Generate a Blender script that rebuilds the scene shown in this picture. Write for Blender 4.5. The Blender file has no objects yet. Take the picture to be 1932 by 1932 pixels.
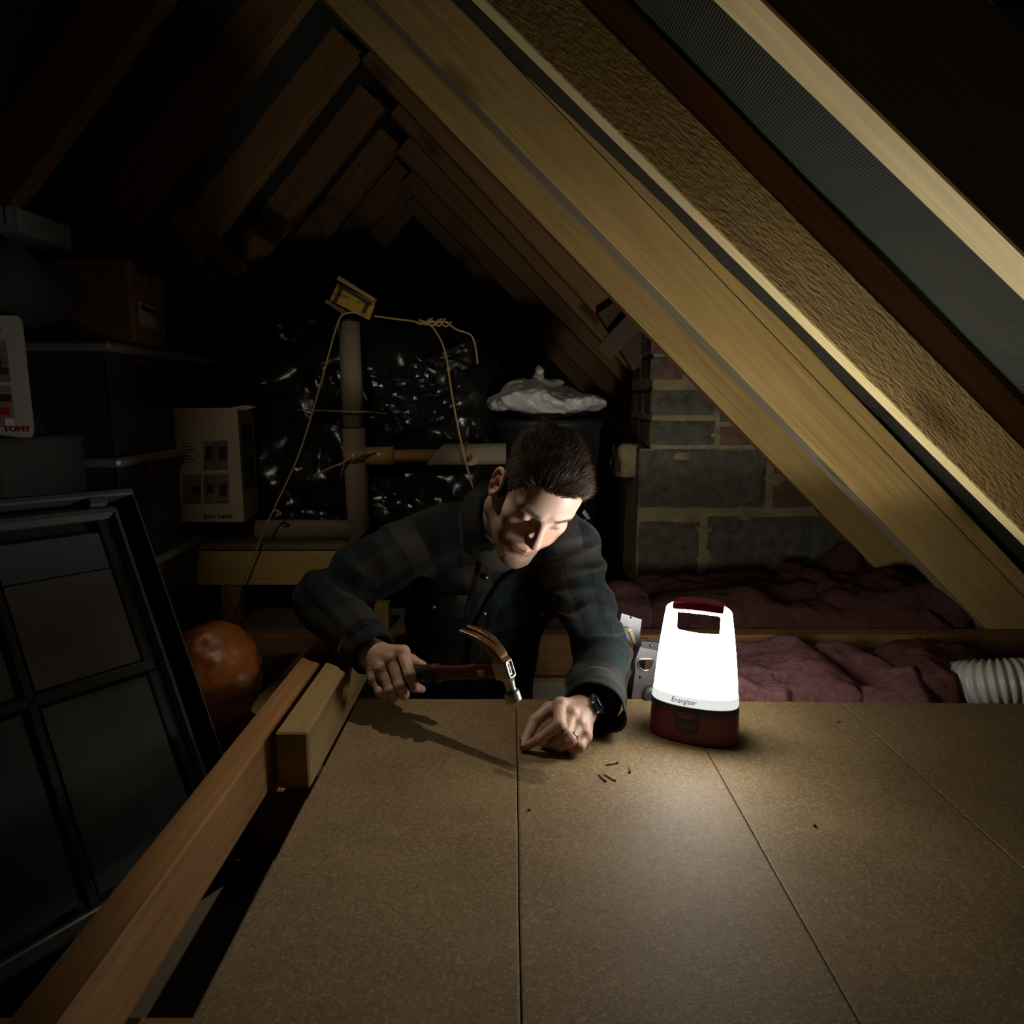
import bpy, math, random
import numpy as np
from mathutils import Vector, Matrix
from mathutils.bvhtree import BVHTree
random.seed(3); RNG = np.random.RandomState(5)
SC = bpy.context.scene
COL = SC.collection
# ------------------------------------------------------------------ camera, world, light
PITCH = math.radians(9.1); FPX = 1288.0; CAMZ = 0.59
cam = bpy.data.objects.new('camera', bpy.data.cameras.new('camera')); COL.objects.link(cam)
cam.location = (0, 0, CAMZ); cam.rotation_euler = (math.pi/2 - PITCH, 0, 0)
cam.data.sensor_width = 36; cam.data.lens = 24.0; cam.data.clip_start = 0.02
SC.camera = cam
SC.view_settings.view_transform = 'Standard'; SC.view_settings.look = 'None'
SC.view_settings.exposure = 0.0; SC.view_settings.gamma = 1.0; SC.view_settings.use_curve_mapping = False
wd = bpy.data.worlds.new('world'); SC.world = wd; wd.use_nodes = True
wd.node_tree.nodes['Background'].inputs[0].default_value = (0.5, 0.45, 0.35, 1)
wd.node_tree.nodes['Background'].inputs[1].default_value = 0.002
LANTERN = 25.0          # radiance of the lantern's shade
ATTIC_LAMP = 17.0      # watts of the small spot hung under the ridge
FILL_SPOT = 6.9         # watts of the added spot above the lantern
WORK_LAMP = 14.0
ld = bpy.data.lights.new('attic_spot', 'SPOT'); lamp = bpy.data.objects.new('attic_spot', ld); COL.objects.link(lamp)
ld.energy = ATTIC_LAMP; ld.color = (1.0, 0.86, 0.66); ld.shadow_soft_size = 0.012
ld.spot_size = math.radians(54); ld.spot_blend = 0.9
lamp.location = (-0.36, 1.32, 1.27)
lamp.rotation_euler = (Vector((-0.10, 1.02, 0.0)) - lamp.location).to_track_quat('-Z', 'Y').to_euler()
fd = bpy.data.lights.new('work_lamp', 'SPOT'); flp = bpy.data.objects.new('work_lamp', fd); COL.objects.link(flp)   # weak lamp clipped to a rafter above the viewer
fd.energy = WORK_LAMP; fd.color = (1.0, 0.88, 0.70); fd.shadow_soft_size = 0.03; fd.spot_size = math.radians(44); fd.spot_blend = 1.0
flp.location = (-0.62, 0.35, 1.35); flp.rotation_euler = (Vector((-0.30, 2.2, 0.32)) - flp.location).to_track_quat('-Z', 'Y').to_euler()
td = bpy.data.lights.new('added_fill_spot', 'SPOT'); tl = bpy.data.objects.new('added_fill_spot', td); COL.objects.link(tl)   # extra spot added over the lantern to brighten face and rafters
td.energy = FILL_SPOT; td.color = (1.0, 0.96, 0.90); td.shadow_soft_size = 0.022; td.spot_size = math.radians(178); td.spot_blend = 0.12
tl.location = (0.326, 1.148, 0.272); tl.rotation_euler = (math.pi, 0, 0)
try: SC.cycles.max_bounces = 8
except Exception: pass

def U(px, py, Y=None, Z=None):
    """the point at plane Y (or height Z) seen at pixel (px, py) of the 1932 frame"""
    u = (px - 966)/FPX; v = (py - 966)/FPX
    d = np.array([u, math.cos(PITCH) - v*math.sin(PITCH), -math.sin(PITCH) - v*math.cos(PITCH)])
    t = Y/d[1] if Y is not None else (Z - CAMZ)/d[2]
    return np.array([0, 0, CAMZ]) + t*d
# ------------------------------------------------------------------ noise
def _h(ix, iy, iz, s):
    n = (ix*374761393 + iy*668265263 + iz*1274126177 + s*974634777) & 0xffffffff
    n = ((n ^ (n >> 13))*1274126177) & 0xffffffff
    n = n ^ (n >> 16)
    return (n & 0xffff)/32767.5 - 1.0
def vn(P, s=0):
    P = np.asarray(P, float); I = np.floor(P).astype(np.int64); f = P - I; f = f*f*(3 - 2*f)
    r = 0
    for a in (0, 1):
        for b in (0, 1):
            for c in (0, 1):
                w = (f[..., 0] if a else 1 - f[..., 0])*(f[..., 1] if b else 1 - f[..., 1])*(f[..., 2] if c else 1 - f[..., 2])
                r = r + w*_h(I[..., 0] + a, I[..., 1] + b, I[..., 2] + c, s)
    return r
def fbm(P, o=4, s=0, ridged=False):
    P = np.asarray(P, float); r = 0; a = 1.0
    for i in range(o):
        n = vn(P*(2.03**i), s + i)
        r = r + a*((1 - 2*np.abs(n)) if ridged else n); a *= 0.5
    return r
# ------------------------------------------------------------------ materials
def M_(name):
    m = bpy.data.materials.new(name); m.use_nodes = True
    return m, m.node_tree, m.node_tree.nodes['Principled BSDF']
def nd(nt, t, **k):
    n = nt.nodes.new(t)
    for a, b in k.items(): setattr(n, a, b)
    return n
def noise_n(nt, vec, scale, detail=4, rough=0.6):
    n = nd(nt, 'ShaderNodeTexNoise'); n.inputs['Scale'].default_value = scale
    n.inputs['Detail'].default_value = detail; n.inputs['Roughness'].default_value = rough
    nt.links.new(vec, n.inputs['Vector']); return n.outputs['Fac']
def ramp(nt, fac, stops):
    r = nd(nt, 'ShaderNodeValToRGB'); e = r.color_ramp.elements
    while len(e) > 1: e.remove(e[-1])
    e[0].position = stops[0][0]; e[0].color = (*stops[0][1], 1)
    for p, c in stops[1:]:
        q = e.new(p); q.color = (*c, 1)
    nt.links.new(fac, r.inputs[0]); return r.outputs[0]
def mixc(nt, fac, a, b, mode='MIX'):
    m = nd(nt, 'ShaderNodeMix', data_type='RGBA', blend_type=mode)
    for v, s in ((fac, 0), (a, 6), (b, 7)):
        if isinstance(v, (int, float)): m.inputs[s].default_value = v
        elif isinstance(v, tuple): m.inputs[s].default_value = (*v, 1)
        else: nt.links.new(v, m.inputs[s])
    return m.outputs[2]
def math_n(nt, op, a, b=None):
    m = nd(nt, 'ShaderNodeMath', operation=op)
    for i, v in enumerate((a, b)):
        if v is None: continue
        if isinstance(v, (int, float)): m.inputs[i].default_value = v
        else: nt.links.new(v, m.inputs[i])
    return m.outputs[0]
def bump(nt, bs, h, strength=0.3, dist=0.002):
    b = nd(nt, 'ShaderNodeBump'); b.inputs['Strength'].default_value = strength; b.inputs['Distance'].default_value = dist
    nt.links.new(h, b.inputs['Height']); nt.links.new(b.outputs[0], bs.inputs['Normal'])
def objvec(nt, scale=(1, 1, 1), rnd=True):
    tc = nd(nt, 'ShaderNodeTexCoord'); mp = nd(nt, 'ShaderNodeMapping'); mp.inputs['Scale'].default_value = scale
    nt.links.new(tc.outputs['Object'], mp.inputs['Vector'])
    if rnd:
        oi = nd(nt, 'ShaderNodeObjectInfo'); v = math_n(nt, 'MULTIPLY', oi.outputs['Random'], 37.0)
        nt.links.new(v, mp.inputs['Location'])
    return mp.outputs[0]
def plain(name, c, rough=0.6, metal=0.0, c2=None, scale=20, bstr=0.0, bscale=60, emit=None, bdist=0.002, spec=0.5, **kw):
    m, nt, b = M_(name); b.inputs['Roughness'].default_value = rough; b.inputs['Metallic'].default_value = metal
    b.inputs['Specular IOR Level'].default_value = spec
    v = objvec(nt, rnd=False)
    f = noise_n(nt, v, scale, 5)
    col = ramp(nt, f, [(0.3, c), (0.7, c2 or tuple(x*0.82 for x in c))]); nt.links.new(col, b.inputs['Base Color'])
    if bstr: bump(nt, b, noise_n(nt, v, bscale, 6), bstr, bdist)
    if emit: b.inputs['Emission Color'].default_value = (*emit[0], 1); b.inputs['Emission Strength'].default_value = emit[1]
    for k, x in kw.items(): b.inputs[k.replace('_', ' ')].default_value = x
    return m
def wood(name, light, dark, rough=0.65, relief=0.25, rdist=0.0015, knots=True, sawn=False):
    m, nt, b = M_(name); b.inputs['Roughness'].default_value = rough; b.inputs['Specular IOR Level'].default_value = 0.3
    v = objvec(nt, (1.4, 16, 16))
    warp = noise_n(nt, v, 1.0, 3); grain = noise_n(nt, objvec(nt, (3, 90, 90)), 1.0, 6, 0.7)
    big = noise_n(nt, objvec(nt, (2.2, 5, 5)), 1.0, 3)
    c = ramp(nt, warp, [(0.25, dark), (0.5, light), (0.75, tuple(x*0.78 for x in light))])
    c = mixc(nt, 0.65, c, ramp(nt, grain, [(0.3, tuple(x*0.6 for x in dark)), (0.62, light)]), 'MIX')
    c = mixc(nt, ramp(nt, big, [(0.35, (0, 0, 0)), (0.7, (0.75, 0.75, 0.75))]), c, tuple(x*0.62 for x in light))
    if knots:
        vo = nd(nt, 'ShaderNodeTexVoronoi'); vo.inputs['Scale'].default_value = 1.0
        nt.links.new(objvec(nt, (2.3, 7, 7)), vo.inputs['Vector'])
        k = ramp(nt, vo.outputs['Distance'], [(0.0, (0.9, 0.9, 0.9)), (0.08, (0.6, 0.6, 0.6)), (0.2, (0, 0, 0))])
        c = mixc(nt, k, c, tuple(x*0.35 for x in dark))
    nt.links.new(c, b.inputs['Base Color'])
    h = grain
    if sawn:
        r = noise_n(nt, objvec(nt, (55, 130, 190)), 1.0, 4, 0.6); h = r
    bump(nt, b, h, relief, rdist)
    return m
WOOD = wood('pine_golden', (0.76, 0.51, 0.18), (0.50, 0.28, 0.075))
WOOD2 = wood('pine_pale', (0.46, 0.32, 0.13), (0.28, 0.165, 0.05))
WOODR = wood('pine_brown', (0.42, 0.22, 0.08), (0.2, 0.085, 0.03))
WOODS = wood('rough_sawn_timber', (0.66, 0.44, 0.15), (0.40, 0.22, 0.06), rough=0.6, relief=1.0, rdist=0.011, sawn=True)
WOODE = wood('lit_timber_edge', (0.90, 0.74, 0.38), (0.78, 0.58, 0.24), relief=0.2, knots=False)  # paler rafter undersides, lantern light put into the wood colour
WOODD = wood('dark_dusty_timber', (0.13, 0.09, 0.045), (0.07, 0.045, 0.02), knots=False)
WOODG = wood('dusty_grey_timber', (0.50, 0.41, 0.27), (0.3, 0.23, 0.13), relief=0.5)
def chipboard():
    m, nt, b = M_('chipboard'); b.inputs['Roughness'].default_value = 0.62; b.inputs['Specular IOR Level'].default_value = 0.3
    v = objvec(nt, rnd=False)
    vo = nd(nt, 'ShaderNodeTexVoronoi'); vo.inputs['Scale'].default_value = 330; nt.links.new(v, vo.inputs['Vector'])
    sep = nd(nt, 'ShaderNodeSeparateColor'); nt.links.new(vo.outputs['Color'], sep.inputs[0])
    c = ramp(nt, sep.outputs[0], [(0.0, (0.07, 0.043, 0.018)), (0.15, (0.155, 0.103, 0.047)), (0.8, (0.225, 0.157, 0.078)), (0.93, (0.36, 0.27, 0.155))])
    big = noise_n(nt, v, 7, 5)
    c = mixc(nt, 0.55, c, ramp(nt, big, [(0.3, (0.145, 0.098, 0.045)), (0.7, (0.24, 0.17, 0.085))]))
    sp = ramp(nt, noise_n(nt, v, 95, 2), [(0.70, (0, 0, 0)), (0.76, (0.6, 0.6, 0.6))])
    c = mixc(nt, sp, c, (0.12, 0.07, 0.03)); nt.links.new(c, b.inputs['Base Color'])
    bump(nt, b, noise_n(nt, v, 420, 3), 0.35, 0.0012); return m
CHIP = chipboard()
def felt():
    m, nt, b = M_('woven_roof_felt'); b.inputs['Roughness'].default_value = 0.62; b.inputs['Specular IOR Level'].default_value = 0.35
    v = objvec(nt, rnd=False); hs = []
    for d in ('X', 'Y'):
        w = nd(nt, 'ShaderNodeTexWave', wave_type='BANDS', bands_direction=d); w.inputs['Scale'].default_value = 95 if d == 'X' else 62
        w.inputs['Distortion'].default_value = 1.2; w.inputs['Detail'].default_value = 2; nt.links.new(v, w.inputs['Vector']); hs.append(w.outputs['Fac'])
    h = math_n(nt, 'ADD', hs[0], hs[1])
    c = mixc(nt, noise_n(nt, v, 6, 4), (0.05, 0.052, 0.036), (0.115, 0.112, 0.08))
    c = mixc(nt, math_n(nt, 'MULTIPLY', h, 0.4), tuple((0.03, 0.035, 0.028)), c); nt.links.new(c, b.inputs['Base Color'])
    bump(nt, b, h, 0.6, 0.003); return m
FELT = felt()
BLOCK = plain('concrete_block', (0.21, 0.19, 0.13), 0.9, 0, (0.085, 0.08, 0.058), 26, 1.0, 90, bdist=0.012)
BRICKR = plain('old_red_brick', (0.22, 0.13, 0.085), 0.9, 0, (0.12, 0.07, 0.055), 24, 0.8, 110, bdist=0.005)
MORTAR = plain('mortar', (0.44, 0.36, 0.18), 0.95, 0, (0.26, 0.21, 0.11), 16, 0.9, 80, bdist=0.008)
def woolmat(name, c, c2):
    m, nt, b = M_(name); b.inputs['Roughness'].default_value = 0.95; b.inputs['Specular IOR Level'].default_value = 0.1
    v = objvec(nt, rnd=False); n1 = noise_n(nt, v, 22, 8, 0.75); n2 = noise_n(nt, v, 75, 8, 0.8)
    h = math_n(nt, 'ADD', math_n(nt, 'MULTIPLY', n1, 1.6), n2)
    nt.links.new(ramp(nt, math_n(nt, 'MULTIPLY', h, 0.4), [(0.38, c2), (0.62, c)]), b.inputs['Base Color']); bump(nt, b, h, 1.0, 0.03); return m
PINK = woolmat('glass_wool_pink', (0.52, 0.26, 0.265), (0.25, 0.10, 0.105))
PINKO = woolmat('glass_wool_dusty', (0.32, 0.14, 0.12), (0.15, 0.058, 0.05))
BLACKPL = plain('black_polythene', (0.012, 0.012, 0.011), 0.22, 0, None, 8, 0.25, 40, bdist=0.004)
DARKPL = plain('black_plastic', (0.018, 0.018, 0.018), 0.4)
DARKCLOTH = plain('black_cloth', (0.015, 0.013, 0.012), 0.9, bstr=0.4)
FOAM = plain('grey_pipe_foam', (0.255, 0.20, 0.135), 0.85, 0, (0.20, 0.155, 0.10), 160, 0.3, 220)
TAPE = plain('brown_parcel_tape', (0.42, 0.24, 0.10), 0.3, bstr=0.3, bscale=30)
TWINE = plain('jute_twine', (0.55, 0.36, 0.15), 0.8, bstr=0.5, bscale=300)
CARD = plain('cardboard', (0.30, 0.155, 0.065), 0.8, 0, (0.25, 0.125, 0.05), 10, 0.15, 90)
WHITECARD = plain('white_card', (0.50, 0.41, 0.27), 0.6, 0, (0.44, 0.36, 0.24), 6)
GREYCARD = plain('grey_white_card', (0.36, 0.34, 0.29), 0.55)
PAPER = plain('paper_label', (0.6, 0.56, 0.5), 0.6)
INK = plain('black_ink', (0.02, 0.02, 0.022), 0.6)
PHOTO1 = plain('print_mauve', (0.22, 0.15, 0.14), 0.5, 0, (0.12, 0.08, 0.09), 30)
PHOTO2 = plain('print_brown', (0.28, 0.18, 0.14), 0.5, 0, (0.14, 0.1, 0.09), 26)
REDINK = plain('red_ink', (0.38, 0.01, 0.015), 0.5)
GREENDK = plain('dark_teal_print', (0.03, 0.06, 0.06), 0.5)
YELLOW = plain('yellow_board', (0.62, 0.38, 0.03), 0.5)
DKBROWN = plain('dark_brown_strip', (0.05, 0.03, 0.015), 0.6)
ORANGE = plain('orange_nylon', (0.30, 0.085, 0.01), 0.42, 0, (0.22, 0.055, 0.006), 9, 0.5, 26, bdist=0.006)
DUCT = plain('white_vinyl_duct', (0.50, 0.49, 0.44), 0.35, 0, (0.42, 0.41, 0.36), 20)
METAL = plain('galvanised_steel', (0.20, 0.20, 0.215), 0.45, 0.85, (0.13, 0.13, 0.14), 30, 0.15, 90)
STEEL = plain('polished_steel', (0.50, 0.48, 0.45), 0.25, 1.0, (0.42, 0.4, 0.36), 40, 0.1, 120)
BRASSY = plain('gold_metal', (0.85, 0.66, 0.35), 0.2, 1.0)
CREAM = plain('cream_painted_wood', (0.62, 0.55, 0.40), 0.5)
PLASTER = plain('dusty_plasterboard', (0.16, 0.13, 0.10), 0.95, bstr=0.4)
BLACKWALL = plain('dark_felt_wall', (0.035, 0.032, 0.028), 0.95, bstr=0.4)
CLEARPL = None
def glassy(name, c, alpha=0.35, rough=0.12):
    m, nt, b = M_(name); b.inputs['Base Color'].default_value = (*c, 1); b.inputs['Roughness'].default_value = rough
    b.inputs['Alpha'].default_value = alpha; b.inputs['Specular IOR Level'].default_value = 0.5; return m
CLEARPL = glassy('clear_plastic', (0.10, 0.10, 0.11), 0.42, 0.2)
LIDPL = plain('milky_plastic', (0.30, 0.29, 0.30), 0.3)
BAGPL = glassy('milky_carrier_bag', (0.60, 0.57, 0.52), 0.86, 0.28)
SOFTRED = plain('dark_red_fabric', (0.12, 0.012, 0.02), 0.8); SOFTBEIGE = plain('beige_toy', (0.35, 0.24, 0.15), 0.8)
FRAME = plain('dark_green_grey_frame', (0.045, 0.052, 0.052), 0.35)
FRAMEB = plain('black_frame', (0.012, 0.012, 0.012), 0.4)
PANE = plain('smoked_glass', (0.050, 0.058, 0.062), 0.22, 0, (0.044, 0.052, 0.056), 3)
PANE_REFL = plain('smoked_glass_reflection', (0.075, 0.062, 0.055), 0.25, 0, (0.066, 0.055, 0.05), 3)  # warmer tone paints a reflection across part of the glass
RED = plain('lantern_red', (0.17, 0.010, 0.045), 0.42); REDG = plain('lantern_grip_red', (0.36, 0.01, 0.06), 0.35)
RUBBER = plain('black_rubber', (0.02, 0.022, 0.024), 0.5)
GLOW = plain('lit_shade', (0.8, 0.8, 0.8), 0.4, emit=((1.0, 0.965, 0.88), LANTERN))
RIM = plain('frosted_rim', (0.75, 0.76, 0.75), 0.35, emit=((0.95, 1.0, 0.97), 0.75))
TROUSER = plain('black_trousers', (0.012, 0.012, 0.013), 0.9)
TSHIRT = plain('grey_tee', (0.07, 0.065, 0.055), 0.9)
# ------------------------------------------------------------------ object helpers
def link(o, parent=None, M=None):
    COL.objects.link(o)
    if M is not None: o.matrix_basis = M
    if parent is not None:
        o.parent = parent
        root = parent
        o.matrix_parent_inverse = Matrix.Translation(-Vector(parent['_w'])) if '_w' in parent else Matrix.Identity(4)
    return o
def mesh(name, V, F, mat, parent=None, smooth=False, M=None, attrs=None, mats=None, midx=None):
    me = bpy.data.meshes.new(name)
    V = np.asarray(V, float)
    me.from_pydata(V.tolist(), [], F if isinstance(F, list) else F.tolist())
    if mat: me.materials.append(mat)
    for m in (mats or []): me.materials.append(m)
    if midx is not None: me.polygons.foreach_set('material_index', np.asarray(midx, np.int32))
    if smooth: me.polygons.foreach_set('use_smooth', np.ones(len(me.polygons), bool))
    for k, (typ, arr) in (attrs or {}).items():
        a = me.attributes.new(k, typ, 'POINT')
        a.data.foreach_set({'FLOAT2': 'vector', 'FLOAT_COLOR': 'color', 'FLOAT': 'value'}[typ], np.asarray(arr, np.float32).ravel())
    me.update()
    return link(bpy.data.objects.new(name, me), parent, M)
def clean(o):
    return o
def thing(name, label, cat, loc=(0, 0, 0), group=None, kind=None):
    o = bpy.data.objects.new(name, None); COL.objects.link(o); o.location = loc; o.empty_display_size = 0.05
    o['_w'] = tuple(float(x) for x in loc)
    tag(o, label, cat, group, kind); return o
def tag(o, label=None, cat=None, group=None, kind=None):
    if label: o['label'] = label
    if cat: o['category'] = cat
    if group: o['group'] = group
    if kind: o['kind'] = kind
    return o
def struct(o): o['kind'] = 'structure'; return o
BOXF = [(0, 3, 2, 1), (4, 5, 6, 7), (0, 1, 5, 4), (1, 2, 6, 5), (2, 3, 7, 6), (3, 0, 4, 7)]
def boxvf(x0, x1, y0, y1, z0, z1, b=0.0):
    """a box with chamfered edges (b), 24 corner points"""
    if b <= 0:
        return [(x0, y0, z0), (x1, y0, z0), (x1, y1, z0), (x0, y1, z0), (x0, y0, z1), (x1, y0, z1), (x1, y1, z1), (x0, y1, z1)], list(BOXF)
    lo = np.array([x0, y0, z0]); hi = np.array([x1, y1, z1]); V = []; ix = {}
    for sx in (0, 1):
        for sy in (0, 1):
            for sz in (0, 1):
                s = (sx, sy, sz)
                for ax in range(3):
                    p = [0, 0, 0]
                    for k in range(3):
                        e = hi[k] if s[k] else lo[k]
                        if k != ax: e += -b if s[k] else b
                        p[k] = e
                    ix[(s, ax)] = len(V); V.append(tuple(p))
    F = []
    for ax in range(3):
        o1, o2 = [k for k in range(3) if k != ax]
        for sv in (0, 1):
            q = []
            for a, c in ((0, 0), (1, 0), (1, 1), (0, 1)):
                s = [0, 0, 0]; s[ax] = sv; s[o1] = a; s[o2] = c; q.append(ix[(tuple(s), ax)])
            F.append(tuple(q))
    for ax in range(3):
        o1, o2 = [k for k in range(3) if k != ax]
        for a in (0, 1):
            for c in (0, 1):
                s0 = [0, 0, 0]; s0[o1] = a; s0[o2] = c; s1 = list(s0); s1[ax] = 1
                F.append((ix[(tuple(s0), o1)], ix[(tuple(s0), o2)], ix[(tuple(s1), o2)], ix[(tuple(s1), o1)]))
    for s in [(a, c, d) for a in (0, 1) for c in (0, 1) for d in (0, 1)]:
        F.append((ix[(s, 0)], ix[(s, 1)], ix[(s, 2)]))
    return V, F
def fixn(o):
    import bmesh
    bm = bmesh.new(); bm.from_mesh(o.data); bmesh.ops.recalc_face_normals(bm, faces=bm.faces); bm.to_mesh(o.data); bm.free(); return o
def box(name, x0, x1, y0, y1, z0, z1, mat, parent=None, b=0.002, M=None):
    V, F = boxvf(x0, x1, y0, y1, z0, z1, b); return fixn(mesh(name, V, F, mat, parent, M=M))
def frameM(o, x, yhint):
    x = Vector(x).normalized(); z = x.cross(Vector(yhint)).normalized(); y = z.cross(x)
    M = Matrix.Identity(4)
    for i in range(3): M[i][0] = x[i]; M[i][1] = y[i]; M[i][2] = z[i]; M[i][3] = o[i]
    return M
def beam(name, p0, p1, yhint, w, d, mat, parent=None, b=0.002, edge=None):
    """timber from p0 to p1; p0-p1 is one long corner; w goes along yhint, d along x cross y"""
    p0 = Vector(p0); p1 = Vector(p1); L = (p1 - p0).length
    M = frameM(p0, p1 - p0, yhint)
    V, F = boxvf(0, L, 0, w, min(0, d), max(0, d), b)
    o = fixn(mesh(name, V, F, mat, parent, M=M))
    if edge is not None:
        o.data.materials.append(edge)
        for pl in o.data.polygons:
            n = pl.normal
            if n.z*(-1 if d > 0 else 1) > 0.8: pl.material_index = 1
    return o
def tube(name, pts, r, mat, parent=None, n=8, close=True, rad=None):
    pts = [Vector(p) for p in pts]; V = []; F = []; up = Vector((0.13, 0.21, 0.97)); prev = None
    for i, p in enumerate(pts):
        t = (pts[min(i + 1, len(pts) - 1)] - pts[max(i - 1, 0)]).normalized()
        a = t.cross(up) if prev is None else prev - t*prev.dot(t)
        if a.length < 1e-4: a = t.cross(Vector((1, 0, 0)))
        a.normalize(); prev = a; c = t.cross(a); rr = rad[i] if rad is not None else r
        for k in range(n):
            th = 2*math.pi*k/n; V.append(p + (a*math.cos(th) + c*math.sin(th))*rr)
    for i in range(len(pts) - 1):
        for k in range(n): F.append((i*n + k, i*n + (k + 1) % n, (i + 1)*n + (k + 1) % n, (i + 1)*n + k))
    if close: F.append(tuple(range(n - 1, -1, -1))); F.append(tuple(range((len(pts) - 1)*n, len(pts)*n)))
    return mesh(name, V, F, mat, parent, smooth=True)
def spline(P, k=8):
    P = [np.asarray(p, float) for p in P]; P = [2*P[0] - P[1]] + P + [2*P[-1] - P[-2]]; out = []
    for i in range(1, len(P) - 2):
        for j in range(k):
            t = j/k; a, b, c, d = P[i-1:i+3]
            out.append(0.5*((2*b) + (-a + c)*t + (2*a - 5*b + 4*c - d)*t*t + (-a + 3*b - 3*c + d)*t**3))
    out.append(P[-2]); return out
def text(name, s, h, mat, parent, M, shear=0.0, bend=None, ext=0.0004, sx=1.0):
    cu = bpy.data.curves.new(name, 'FONT'); cu.body = s; cu.size = h; cu.extrude = ext; cu.shear = shear; cu.align_x = 'CENTER'; cu.resolution_u = 3
    o = bpy.data.objects.new(name + '_c', cu); COL.objects.link(o)
    dg = bpy.context.evaluated_depsgraph_get(); me = bpy.data.meshes.new_from_object(o.evaluated_get(dg)); COL.objects.unlink(o); bpy.data.objects.remove(o)
    me.name = name; me.materials.clear(); me.materials.append(mat)
    for v in me.vertices:
        v.co.x *= sx
        if bend: v.co = Vector(bend(v.co))
    return link(bpy.data.objects.new(name, me), parent, M)
# ------------------------------------------------------------------ signed distance modelling
class G:
    def __init__(s, lo, hi, h):
        s.lo = np.array(lo, float); s.h = h
        ax = [np.arange(lo[k], hi[k] + h, h, dtype=np.float32) for k in range(3)]
        s.P = np.stack(np.meshgrid(*ax, indexing='ij'), -1)
def nets(F, lo, h, it=1):
    S = F < 0; nx, ny, nz = F.shape
    c = np.zeros((nx-1, ny-1, nz-1), np.int8)
    cs = [(a, b, d) for a in (0, 1) for b in (0, 1) for d in (0, 1)]
    sl = lambda A, o: A[o[0]:nx-1+o[0], o[1]:ny-1+o[1], o[2]:nz-1+o[2]]
    for o in cs: c += sl(S, o)
    act = (c > 0) & (c < 8); I = np.argwhere(act); idx = -np.ones(act.shape, np.int64); idx[act] = np.arange(len(I))
    acc = np.zeros((len(I), 3)); cnt = np.zeros(len(I))
    ci, cj, ck = I.T
    for ax in range(3):
        for a in (0, 1):
            for b in (0, 1):
                o0 = [a, b]; o0.insert(ax, 0); o1 = list(o0); o1[ax] = 1
                f0 = F[ci+o0[0], cj+o0[1], ck+o0[2]].astype(float); f1 = F[ci+o1[0], cj+o1[1], ck+o1[2]].astype(float)
                m = (f0 < 0) != (f1 < 0); t = np.where(m, f0/np.where(m, f0 - f1, 1), 0)
                p = np.array(o0, float)[None] + 0*acc; p[:, ax] = t
                acc[m] += p[m]; cnt[m] += 1
    V = (I + acc/cnt[:, None])*h + np.array(lo)
    Q = []
    for ax in range(3):
        sh = [slice(1, -1)]*3; sh[ax] = slice(0, -1); sh2 = list(sh); sh2[ax] = slice(1, None)
        A = S[tuple(sh)]; B = S[tuple(sh2)]
        for flip, mk in ((False, A & ~B), (True, ~A & B)):
            E = np.argwhere(mk); off = np.array([1, 1, 1]); off[ax] = 0; E = E + off
            u, v = [(1, 2), (2, 0), (0, 1)][ax]
            q = []
            for du, dv in ((0, 0), (-1, 0), (-1, -1), (0, -1)):
                X = E.copy(); X[:, u] += du; X[:, v] += dv; q.append(idx[X[:, 0], X[:, 1], X[:, 2]])
            q = np.stack(q, 1); Q.append(q[:, ::-1] if flip else q)
    Q = np.concatenate(Q); Q = Q[(Q >= 0).all(1)]
    for _ in range(it):
        s = np.zeros_like(V); n = np.zeros(len(V))
        for k in range(4):
            np.add.at(s, Q[:, k], V[Q[:, (k+1) % 4]]); np.add.at(n, Q[:, k], 1)
        V = 0.5*V + 0.5*s/np.maximum(n, 1)[:, None]
    return V, Q
def smin(a, b, k): h = np.clip(0.5 + 0.5*(b - a)/k, 0, 1); return b + (a - b)*h - k*h*(1 - h)
def smax(a, b, k): return -smin(-a, -b, k)
def sph(P, c, r): return np.linalg.norm(P - np.float32(c), axis=-1) - r
def ell(P, c, r):
    q = (P - np.float32(c)); k0 = np.linalg.norm(q/np.float32(r), axis=-1); k1 = np.linalg.norm(q/np.float32(np.square(r)), axis=-1)
    return k0*(k0 - 1)/np.maximum(k1, 1e-6)
def cone(P, a, b, ra, rb):
    a = np.float32(a); b = np.float32(b); ba = b - a; t = np.clip(((P - a)@ba)/float(ba@ba), 0, 1)
    return np.linalg.norm(P - a - t[..., None]*ba, axis=-1) - (ra + (rb - ra)*t)
def boxd(P, c, hsz, r=0.0):
    q = np.abs(P - np.float32(c)) - np.float32(hsz) + r
    return np.linalg.norm(np.maximum(q, 0), axis=-1) + np.minimum(q.max(-1), 0) - r
# ================================================================== SETTING
def zfloor(): return 0.0
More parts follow.
